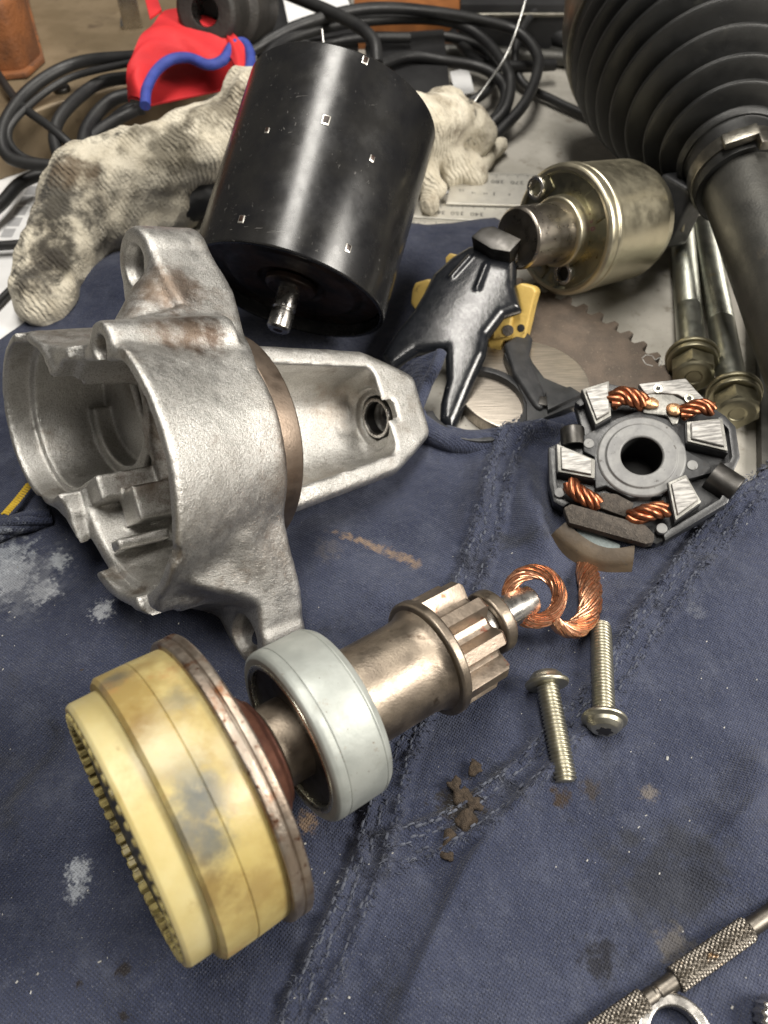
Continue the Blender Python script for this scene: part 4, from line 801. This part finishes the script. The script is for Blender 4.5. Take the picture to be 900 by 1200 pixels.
ck = obj('band_clamp', L([(-.35, 1.70), (-.35, 1.79), (.25, 1.79), (.25, 1.70)], no, na, 96, .02), 'clamp_steel', bt)
e1, e2, _ = frame(na); q = raycyl(868, 163, no, na, 1.8); n_ = nz((q-no)-na*((q-no)@na)); obj('clamp_ear', box(q+n_*.1, 1.2, .55, .3, np.cross(n_, na), na, .07), 'clamp_steel', ck)
q = raycyl(893, 168, no, na, 1.8); n_ = nz((q-no)-na*((q-no)@na)); obj('clamp_ear', box(q+n_*.12, .35, .6, .35, np.cross(n_, na), na, .06), 'clamp_steel', ck)

# ================================================================== steel rules
def ruler(label, pts, z, nums, th=.1, extra=None):
    q = [P(x, y, z) for x, y in pts]; r = obj('steel_rule', prism([p-V(0, 0, th) for p in q], V(0, 0, th), .015, 1), 'ruler_steel', None, 30, None, label, 'ruler', 'steel rules under the glove')
    e1 = nz(q[1]-q[0]); tx = []
    for s, x, y, sz in nums: tx.append(text(s, P(x, y, z)+V(0, 0, .004), -e1, -np.cross(V(0, 0, 1), e1), sz))
    if tx: obj('engraved_digits', join(*tx), 'print_and_hole_black', r, 0)
    tk = []; Lr = np.linalg.norm(q[1]-q[0]); dn = nz((q[3]-q[0])-e1*((q[3]-q[0])@e1))
    for i in range(int(Lr/.1)):
        c = q[0]+e1*(i*.1+.05); l = .42 if i % 10 == 0 else (.32 if i % 5 == 0 else .22)
        tk.append((np.array([c+e1*-.012+dn*.05+V(0, 0, .004), c+e1*.012+dn*.05+V(0, 0, .004), c+e1*.012+dn*l+V(0, 0, .004), c+e1*-.012+dn*l+V(0, 0, .004)]), [[0, 1, 2, 3]]))
    obj('graduations', join(*tk), 'print_and_hole_black', r, 0)
ruler('steel rule on top of the pair, engraved digits 300 to 270 upside down', [(531, 201), (640, 204), (634, 241), (523, 238)], .3, [('300', 538, 212, .42), ('290', 561, 212, .42), ('280', 583, 213, .42), ('270', 606, 214, .42), ('12', 541, 223, .28), ('16', 555, 226, .22), ('64', 569, 227, .2), ('1', 579, 227, .42), ('8', 597, 228, .22)])
ruler('lower steel rule poking from under the other one, digits 360 to 340 upside down', [(490, 237), (650, 243), (640, 262), (484, 254)], .15, [('360', 514, 249, .42), ('350', 536, 250, .42), ('340', 559, 251, .42)])
ruler('third steel rule edge half hidden by the navy cloth, lettered 30', [(484, 256), (560, 259), (556, 280), (480, 276)], .14, [('30', 488, 263, .34)])

# ================================================================== knitted cotton glove
def glove(lo, hi, parts, h, seed, k_=.5, amp=.14):
    def f(X, Y, Z):
        d = None
        for a, b, ra, rb in parts:
            c = cap_sdf(X, Y, Z, a, b, ra, rb); d = c if d is None else smin(d, c, k_)
        return np.maximum(d+amp*fbm(X, Y, Z, .55, 3, seed)+.05*fbm(X, Y, Z, 2.5, 2, seed+5), .05-Z)
    return nets(lo, hi, h, f)
G = lambda x, y, z: P(x, y, z)
parts = [(G(52, 345, 1.0), G(75, 285, 1.4), 1.2, 1.6), (G(75, 285, 1.4), G(105, 232, 2.0), 1.6, 1.9), (G(105, 232, 2.0), G(165, 202, 2.6), 1.9, 1.6), (G(165, 202, 2.6), G(230, 172, 3.0), 1.5, 1.5), (G(230, 172, 3.0), G(300, 155, 3.2), 1.5, 1.6),
         (G(300, 135, 3.6), G(430, 150, 3.0), 1.6, 1.9), (G(110, 260, 1.4), G(200, 235, 1.2), 1.4, 1.2)]
gl = thing('cotton_glove', 'dirty cream knitted cotton glove bundled behind the motor can', 'glove', (-8, 14, 0))
allp = np.array([p for a, b, ra, rb in parts for p in (a, b)])
obj('glove_palm', glove(allp.min(0)-2.6, allp.max(0)+2.6, parts, .12, 11, .35, .34), 'cotton_knit', gl, 180)
parts2 = [(G(480, 150, 3.0), G(540, 150, 1.8), 1.5, 1.1), (G(520, 120, 2.6), G(556, 165, 1.2), .9, .8), (G(520, 175, 1.6), G(545, 196, .8), .9, .7), (G(490, 190, 1.4), G(512, 222, .7), .8, .5), (G(510, 150, 3.2), G(548, 140, 1.6), .6, .5), (G(530, 205, .7), G(556, 205, .5), .5, .4), (G(500, 215, .7), G(506, 240, .45), .5, .4)]
allp = np.array([p for a, b, ra, rb in parts2 for p in (a, b)])
obj('glove_cuff', glove(allp.min(0)-1.8, allp.max(0)+1.8, parts2, .075, 17, .22, .34), 'cotton_knit', gl, 180)
obj('glove_finger', glove(G(562, 190, .6)-2, G(592, 166, .9)+2, [(G(566, 186, .5), G(586, 170, .55), .38, .36), (G(560, 200, .4), G(570, 188, .5), .4, .38)], .05, 19, .2, .05), 'cotton_knit', gl, 180)
obj('recess_shade', glove(G(150, 268, .8)-2.5, G(245, 225, 1.2)+2.5, [(G(165, 262, .7), G(240, 232, 1.0), .9, .9)], .1, 23, .3, .15), 'box_black', None, 180, None, 'dark lump standing in for the shaded recess under the glove beside the can', 'shade filler')  # dark shape added to stand for the shade in the recess

# ================================================================== background clutter
def cable(pts, r, label, group='black cables behind the parts'):
    c = thing('cable', label, 'cable', tuple(P(pts[0][0], pts[0][1], 0)), group); obj('sheath', tube(catmull([P(*p) for p in pts], 10), r, 12), 'cable_black', c, 60)
cable([(300, 84, 3.2), (330, 50, 3.6), (390, 30, 3.6), (460, 22, 3.3), (525, 25, 3), (564, 44, 2.6), (592, 78, 2.2), (598, 100, 1.8), (592, 128, 1.3), (572, 150, .8)], .28, 'thick black cable arching over the can and looping down beside the glove')
cable([(290, 62, 3.4), (350, 30, 4.0), (430, 10, 4.2), (510, 14, 3.6), (581, 28, 3.0), (609, 39, 2.7), (628, 61, 2.3), (630, 83, 2.0), (614, 122, 1.4), (575, 165, .6)], .28, 'outermost thick black cable loop near the rubber boot')
cable([(440, 78, 2.6), (480, 66, 2.55), (525, 72, 2.3), (559, 78, 2.1), (581, 89, 1.9), (592, 106, 1.6), (588, 128, 1.2), (570, 150, .6)], .28, 'inner black cable loop just above the glove cuff')
cable([(530, 40, 1.6), (560, 70, 1.4), (600, 78, 1.2), (650, 76, 1.0)], .3, 'short black cable crossing behind the loops')
cable([(330, -10, 4.5), (400, 20, 4.4), (436, 45, 4.2), (442, 75, 3.6)], .30, 'black cable crossing down behind the back rim of the can')
cable([(165, 66, 4.2), (90, 74, 3.8), (35, 105, 3.4), (4, 150, 2.8), (12, 185, 2.2), (70, 196, 2.0)], .28, 'thick black cable of the outer loop on the tan case')
cable([(160, 72, 4.2), (80, 92, 3.6), (25, 132, 3.1), (10, 160, 2.6), (28, 184, 2.2), (70, 194, 2.0)], .16, 'thin black cable running beside the outer loop')
cable([(158, 90, 3.4), (115, 98, 3.2), (76, 130, 3.0), (64, 160, 2.6), (74, 200, 2.0)], .28, 'black cable of the tighter loop next to the red pouch')
cable([(166, 108, 2.9), (130, 118, 2.75), (102, 150, 2.4), (96, 185, 2.0)], .30, 'black cable disappearing behind the glove, innermost of the coil')
cable([(168, 126, 2.72), (146, 132, 2.6), (118, 160, 1.8), (110, 190, 1.5)], .30, 'lowest black cable of the coil against the glove')
cable([(-30, 262, .9), (0, 240, .9), (25, 214, 1.0), (60, 200, 1.1)], .28, 'black cable lying across the top of the printed sheet')
cable([(-30, 289, .5), (0, 288, .5), (30, 286, .5)], .2, 'thin black lead lying straight across the printed sheet')
cable([(-30, 385, .3), (0, 352, .3), (24, 328, .3)], .15, 'thin black lead crossing the lower corner of the printed sheet')
obj('steel_wire', tube(catmull([P(618, -6, 5), P(606, 33, 4.0), P(592, 67, 3.0), P(570, 100, 2.3), P(550, 128, 1.6), P(535, 150, .6)], 10), .06, 8), 'wire_steel', None, 60, None, 'thin pale wire slanting across the black cable loops', 'wire')
obj('cable_tie', tube([P(379, 54, 4.6), P(378, 44, 4.9), P(377, 34, 5.2)], .06, 8), 'wire_steel', None, 60, None, 'thin pale tie standing behind the back rim of the can', 'tie')
cable([(430, 60, 1.6), (500, 42, 1.8), (556, 52, 1.7), (580, 76, 1.5), (572, 104, 1.2), (548, 122, .8)], .26, 'small inner black cable loop above the paper scrap')
cable([(720, 150, .3), (650, 118, .4), (612, 96, .6), (604, 60, 1.6), (618, 24, 2.4), (650, -8, 3.0)], .22, 'black cable climbing from the loops towards the back of the boot')
cable([(300, 40, 3.0), (360, 52, 2.9), (420, 44, 2.9), (480, 44, 2.7)], .26, 'black cable lying low behind the back rim of the can')
cable([(-20, 60, 3.2), (20, 118, 3.1), (60, 150, 2.9), (90, 176, 2.4)], .2, 'thin black lead crossing the coil on the tan case')
cable([(160, 128, 2.75), (120, 150, 2.3), (96, 175, 1.8), (92, 205, 1.5)], .26, 'short black cable between the coil and the glove')
# tan case with rounded front edge and a screw
tcq = [P(-150, 190, 2.6), P(-20, 147, 2.6), P(60, 122, 2.6), P(175, 92, 2.6), P(260, 40, 2.6), P(180, -160, 2.6), P(-250, -160, 2.6)]
tc = thing('tan_case', 'tan painted metal case with a screw on top, behind the cable coil', 'case', (tcq[2][0], tcq[2][1]+3, 0))
obj('case_body', prism([p-V(0, 0, 2.6) for p in tcq], V(0, 0, 2.6), .18, 3), 'tan_paint', tc, 40)
sc_ = P(73, 106, 2.62); cs = obj('case_screw', lathe([(0, .40), (.1, .40), (.2, .38), (.2, 0)], sc_, V(0, 0, 1), 32, .04), 'dark_steel', tc); obj('screw_slot', disc(sc_, V(0, 0, 1), .18, .19, .215, 0, 0, 20), 'print_and_hole_black', cs)
rb = [P(-60, 95, 2.65), P(30, 88, 2.65), P(50, 70, 2.65), P(34, 10, 2.65), P(20, -60, 2.65), P(-120, -60, 2.65)]
rk = thing('rusty_block', 'rusty orange steel block standing on the tan case', 'block', (rb[1][0], rb[1][1], 2.6))
obj('block_body', prism(rb, V(0, 0, 3.2), .35, 3), 'rust_block', rk, 40)
obj('block_foot', prism([p+(p-sum(rb)/6)*.05 for p in rb], V(0, 0, .25), .08), 'rust_block', rk, 40)
obj('metal_bracket', join(box(P(152, 14, 3.4), 1.0, .16, 2.4, (1, .2, 0), b=.05), box(P(152, 26, 2.7), 1.0, 1.2, .14, (1, .2, 0), b=.05)), 'machined_steel', None, 30, None, 'small pale metal bracket standing on the tan case near the red pouch', 'bracket')
# red pouch with blue edge
mouth = [(170, 124), (172, 104), (182, 84), (200, 70), (222, 68), (244, 76), (262, 70), (272, 55), (284, 50), (292, 60), (293, 78), (286, 100)]
mp3 = catmull([P(x, y, 4.6-.012*(y-50)) for x, y in mouth], 5); rp = thing('red_pouch', 'red fabric pouch with a blue bound edge lying against the glove', 'pouch', (mp3[0][0], mp3[0][1], 2.6))
bk = catmull([P(x, y, z) for x, y, z in [(150, 118, 3.2), (148, 92, 4.2), (152, 70, 4.8), (162, 48, 5.2), (176, 30, 5.3), (190, 16, 5.3), (205, 8, 5.3), (214, 14, 5.2), (224, 18, 5.0), (236, 28, 4.8), (252, 40, 4.6), (262, 60, 4.2)]], 5)
m = min(len(mp3), len(bk)); vs = []; NS = 10
for j in range(NS):
    u = j/(NS-1)
    for i in range(m): vs.append(mp3[i]*(1-u)+bk[i]*u+V(0, 0, .35*math.sin(math.pi*u)+.06*math.sin(i*.7+j)))
fs = [[j*m+i, j*m+i+1, (j+1)*m+i+1, (j+1)*m+i] for j in range(NS-1) for i in range(m-1)]
v2 = np.array(vs); inn_ = v2-V(0, 0, .14)
fs2 = fs+[[a+len(v2) for a in f][::-1] for f in fs]+[[i, i+1, i+1+len(v2), i+len(v2)] for i in range(m-1)]
obj('pouch_shell', (np.vstack([v2, inn_]), fs2), 'red_fabric', rp, 180)
lower = catmull([P(172, 124, 3.4), P(200, 118, 2.9), P(240, 110, 2.9), P(286, 100, 3.6)], 5)
vs = [mp3[min(int(i*len(mp3)/20), len(mp3)-1)] for i in range(20)]
lp = [P(172+(286-172)*i/19, 126-24*i/19, 2.75) for i in range(20)]; dp = [p+V(.2, 5.5, 0.3) for p in lp]
obj('pouch_floor', prism([lp[0], lp[-1], dp[-1], dp[0]], V(0, 0, .12), .03), 'red_fabric', rp, 60)
obj('bound_edge', tube(mp3, .24, 10), 'blue_trim', rp, 60, label='blue bound edge of the red pouch')
obj('red_strap', prism([P(168, -8, 5.6), P(182, -8, 5.6), P(190, 14, 5.4), P(176, 24, 5.3)], V(0, 0, .12), .03), 'red_fabric', rp, 40)
# black hub with a bore
ho = P(240, 13, 5.8); hn = nz(V(-.15, -.92, .25)); hub = thing('black_hub', 'blackened steel hub with a round bore resting above the red pouch', 'hub', (ho[0], ho[1]+2, 2.6))
obj('hub_body', L([(-1.7, .62), (.0, .62), (.0, 1.25), (-.18, 1.42), (-2.0, 1.5), (-2.2, 1.9), (-5.5, 2.0), (-5.5, 0)], ho, hn, 56, .08), 'hub_black', hub, 40)
hbo = obj('hub_bore', L([(0, .62), (-1.6, .6)], ho, hn, 40, .02), 'machined_steel', hub); obj('bore_end', disc(ho, hn, .6, -1.5, -1.4, 0, 0, 32), 'print_and_hole_black', hbo)  # black end disc stands in for the shade deep in the bore
# boxes and papers behind
def slab(name, label, cat, q, z0, z1, m, b=.06):
    t = thing(name, label, cat, tuple((P(*q[0], z1)+P(*q[2], z1))/2*V(1, 1, 0)+V(0, 0, z0))); obj('body' if cat not in ('paper',) else 'sheet', prism([P(x, y, z1)-V(0, 0, z1-z0) for x, y in q], V(0, 0, z1-z0), b), m, t, 30); return t
bx_ = slab('black_box', 'matt black box standing behind the can under the cables', 'box', [(430, 118), (528, 108), (520, 34), (428, 40)], .0, 2.2, 'box_black')
slab('black_case', 'large matt black case behind the black hub', 'case', [(300, 60), (420, 52), (400, -60), (290, -60)], 0, 2.4, 'box_black')
slab('wooden_board', 'orange brown varnished wooden board at the back of the bench', 'board', [(415, 14), (560, 16), (560, -60), (415, -60)], 0, 2.0, 'wood_orange')
ps = slab('paper_sheet', 'white printed sheet with grey bars under the glove', 'paper', [(-80, 420), (40, 395), (62, 192), (-30, 210)], .01, .04, 'paper', 0)
for i, (x, y) in enumerate([(38, 222), (31, 234), (25, 246), (18, 259), (10, 272)]):
    a = V(P(x+9, y-8, .045)-P(x, y, .045)); obj('printed_bar', prism([P(x-5, y-4, .046), P(x+9, y-4, .046), P(x+4, y+6, .046), P(x-10, y+6, .046)], V(0, 0, .003), 0), 'paper_print', ps, 0)
slab('paper_strip', 'curled white paper strip lying behind the can beside the hub', 'paper', [(338, 28), (415, 18), (404, -10), (330, -10)], 2.6, 2.65, 'paper', 0)
slab('paper_scrap', 'white paper scrap between the black box and the cable loops', 'paper', [(527, 84), (549, 79), (556, 108), (534, 112)], .6, .65, 'paper', 0)
slab('paper_offcut', 'small white offcut poking out under the glove beside the rules', 'paper', [(508, 214), (530, 210), (526, 226), (510, 228)], .02, .06, 'paper', 0)
slab('cream_card', 'cream card lying under the dark bars at the back', 'card', [(612, 34), (648, 44), (660, 56), (625, 50)], .1, .2, 'paper', 0)
def rod(label, a, b, r, m): 
    t = thing('metal_rod', label, 'rod', tuple(np.array(P(*a))*V(1, 1, 0)), 'rods at the back of the bench'); obj('rod_body', tube([P(*a), P(*b)], r, 16), m, t, 60)
rod('grey rod lying behind the cable loops', (515, 60, .5), (690, 70, .5), .42, 'axle_steel')
rod('thin bright rod along the back of the bench', (500, 18, 2.6), (690, 17, 2.6), .12, 'clamp_steel')
rod('dark bar slanting towards the rubber boot', (600, 20, 1.6), (690, 58, 1.0), .55, 'box_black')
rod('dark bar at the back, upper one leaning on the boot', (560, 4, 2.0), (690, 12, 1.6), 1.2, 'box_black')
rod('narrow grey bar below the dark slanting bar', (630, 52, .6), (690, 76, .6), .3, 'axle_steel')
slab('dark_crate', 'dark crate closing off the back of the bench', 'crate', [(540, 5), (760, 5), (760, -120), (540, -120)], 0, 3.0, 'box_black')
# dark rubber mat under the boot
slab('rubber_mat', 'grey rubber mat lying on the bench behind the solenoid', 'mat', [(560, 200), (640, 190), (700, 150), (690, 85), (560, 95)], .01, .05, 'axle_steel', 0) if False else None

# ================================================================== knurled tool at the lower corner
r0, r1 = P(715, 1202, .55), P(905, 1069, .55); ra = nz(r1-r0); kt = thing('tap_wrench', 'knurled steel tap wrench handle lying on the cloth', 'tap wrench', (r0[0], r0[1], .3))
def kn(s, r, t): return r+.022*(abs(math.sin(9*t+s*21))*abs(math.sin(9*t-s*21)))*2-.012
sA = lambda x, y: (P(x, y, .55)-r0)@ra
def knurl(a, b, name): obj(name, L([(a, .18), (a, .225)]+[(s, .25) for s in np.arange(a+.02, b-.02, .019)]+[(b, .225), (b, .18)], r0, ra, 96, 0, lambda s, r, t: kn(s, r, t) if r > .24 else r), 'grip_steel', kt, 25)
s0, s1_, s2_, s3 = sA(758, 1176), sA(792, 1152), sA(880, 1092), 0
knurl(-4.5, s0, 'knurled_grip'); knurl(s1_, s2_, 'knurled_grip')
obj('waist', L([(s0-.1, .20), (s0+.22, .20), (s0+.25, .185), (s0+.31, .185), (s0+.34, .20), (s1_+.1, .20)], r0, ra, 48, .01), 'grip_steel', kt)
obj('jaw_rod', L([(s2_-.1, .19), (s2_+.1, .20), (s2_+3.5, .23), (s2_+3.5, 0)], r0, ra, 48, .02), 'grip_steel', kt)
rn = P(788, 1216, .4); obj('steel_ring', disc(rn, V(0, 0, 1), .78, 0, .30, .08, .52, 64), 'machined_steel', None, 40, None, 'plain steel ring beside the knurled tap wrench', 'ring')
tb = P(905, 1192, .4); obj('splined_bit', lathe([(0, .0), (0, .42), (.4, .42), (.45, .36), (.45, 0)], tb, V(.1, -.2, 1), 60, .02, lambda s, r, t: r*(1+.06*(1 if math.sin(14*t) > 0 else -1)) if r > .3 else r), 'machined_steel', None, 25, None, 'small splined steel bit past the end of the tap wrench', 'bit')
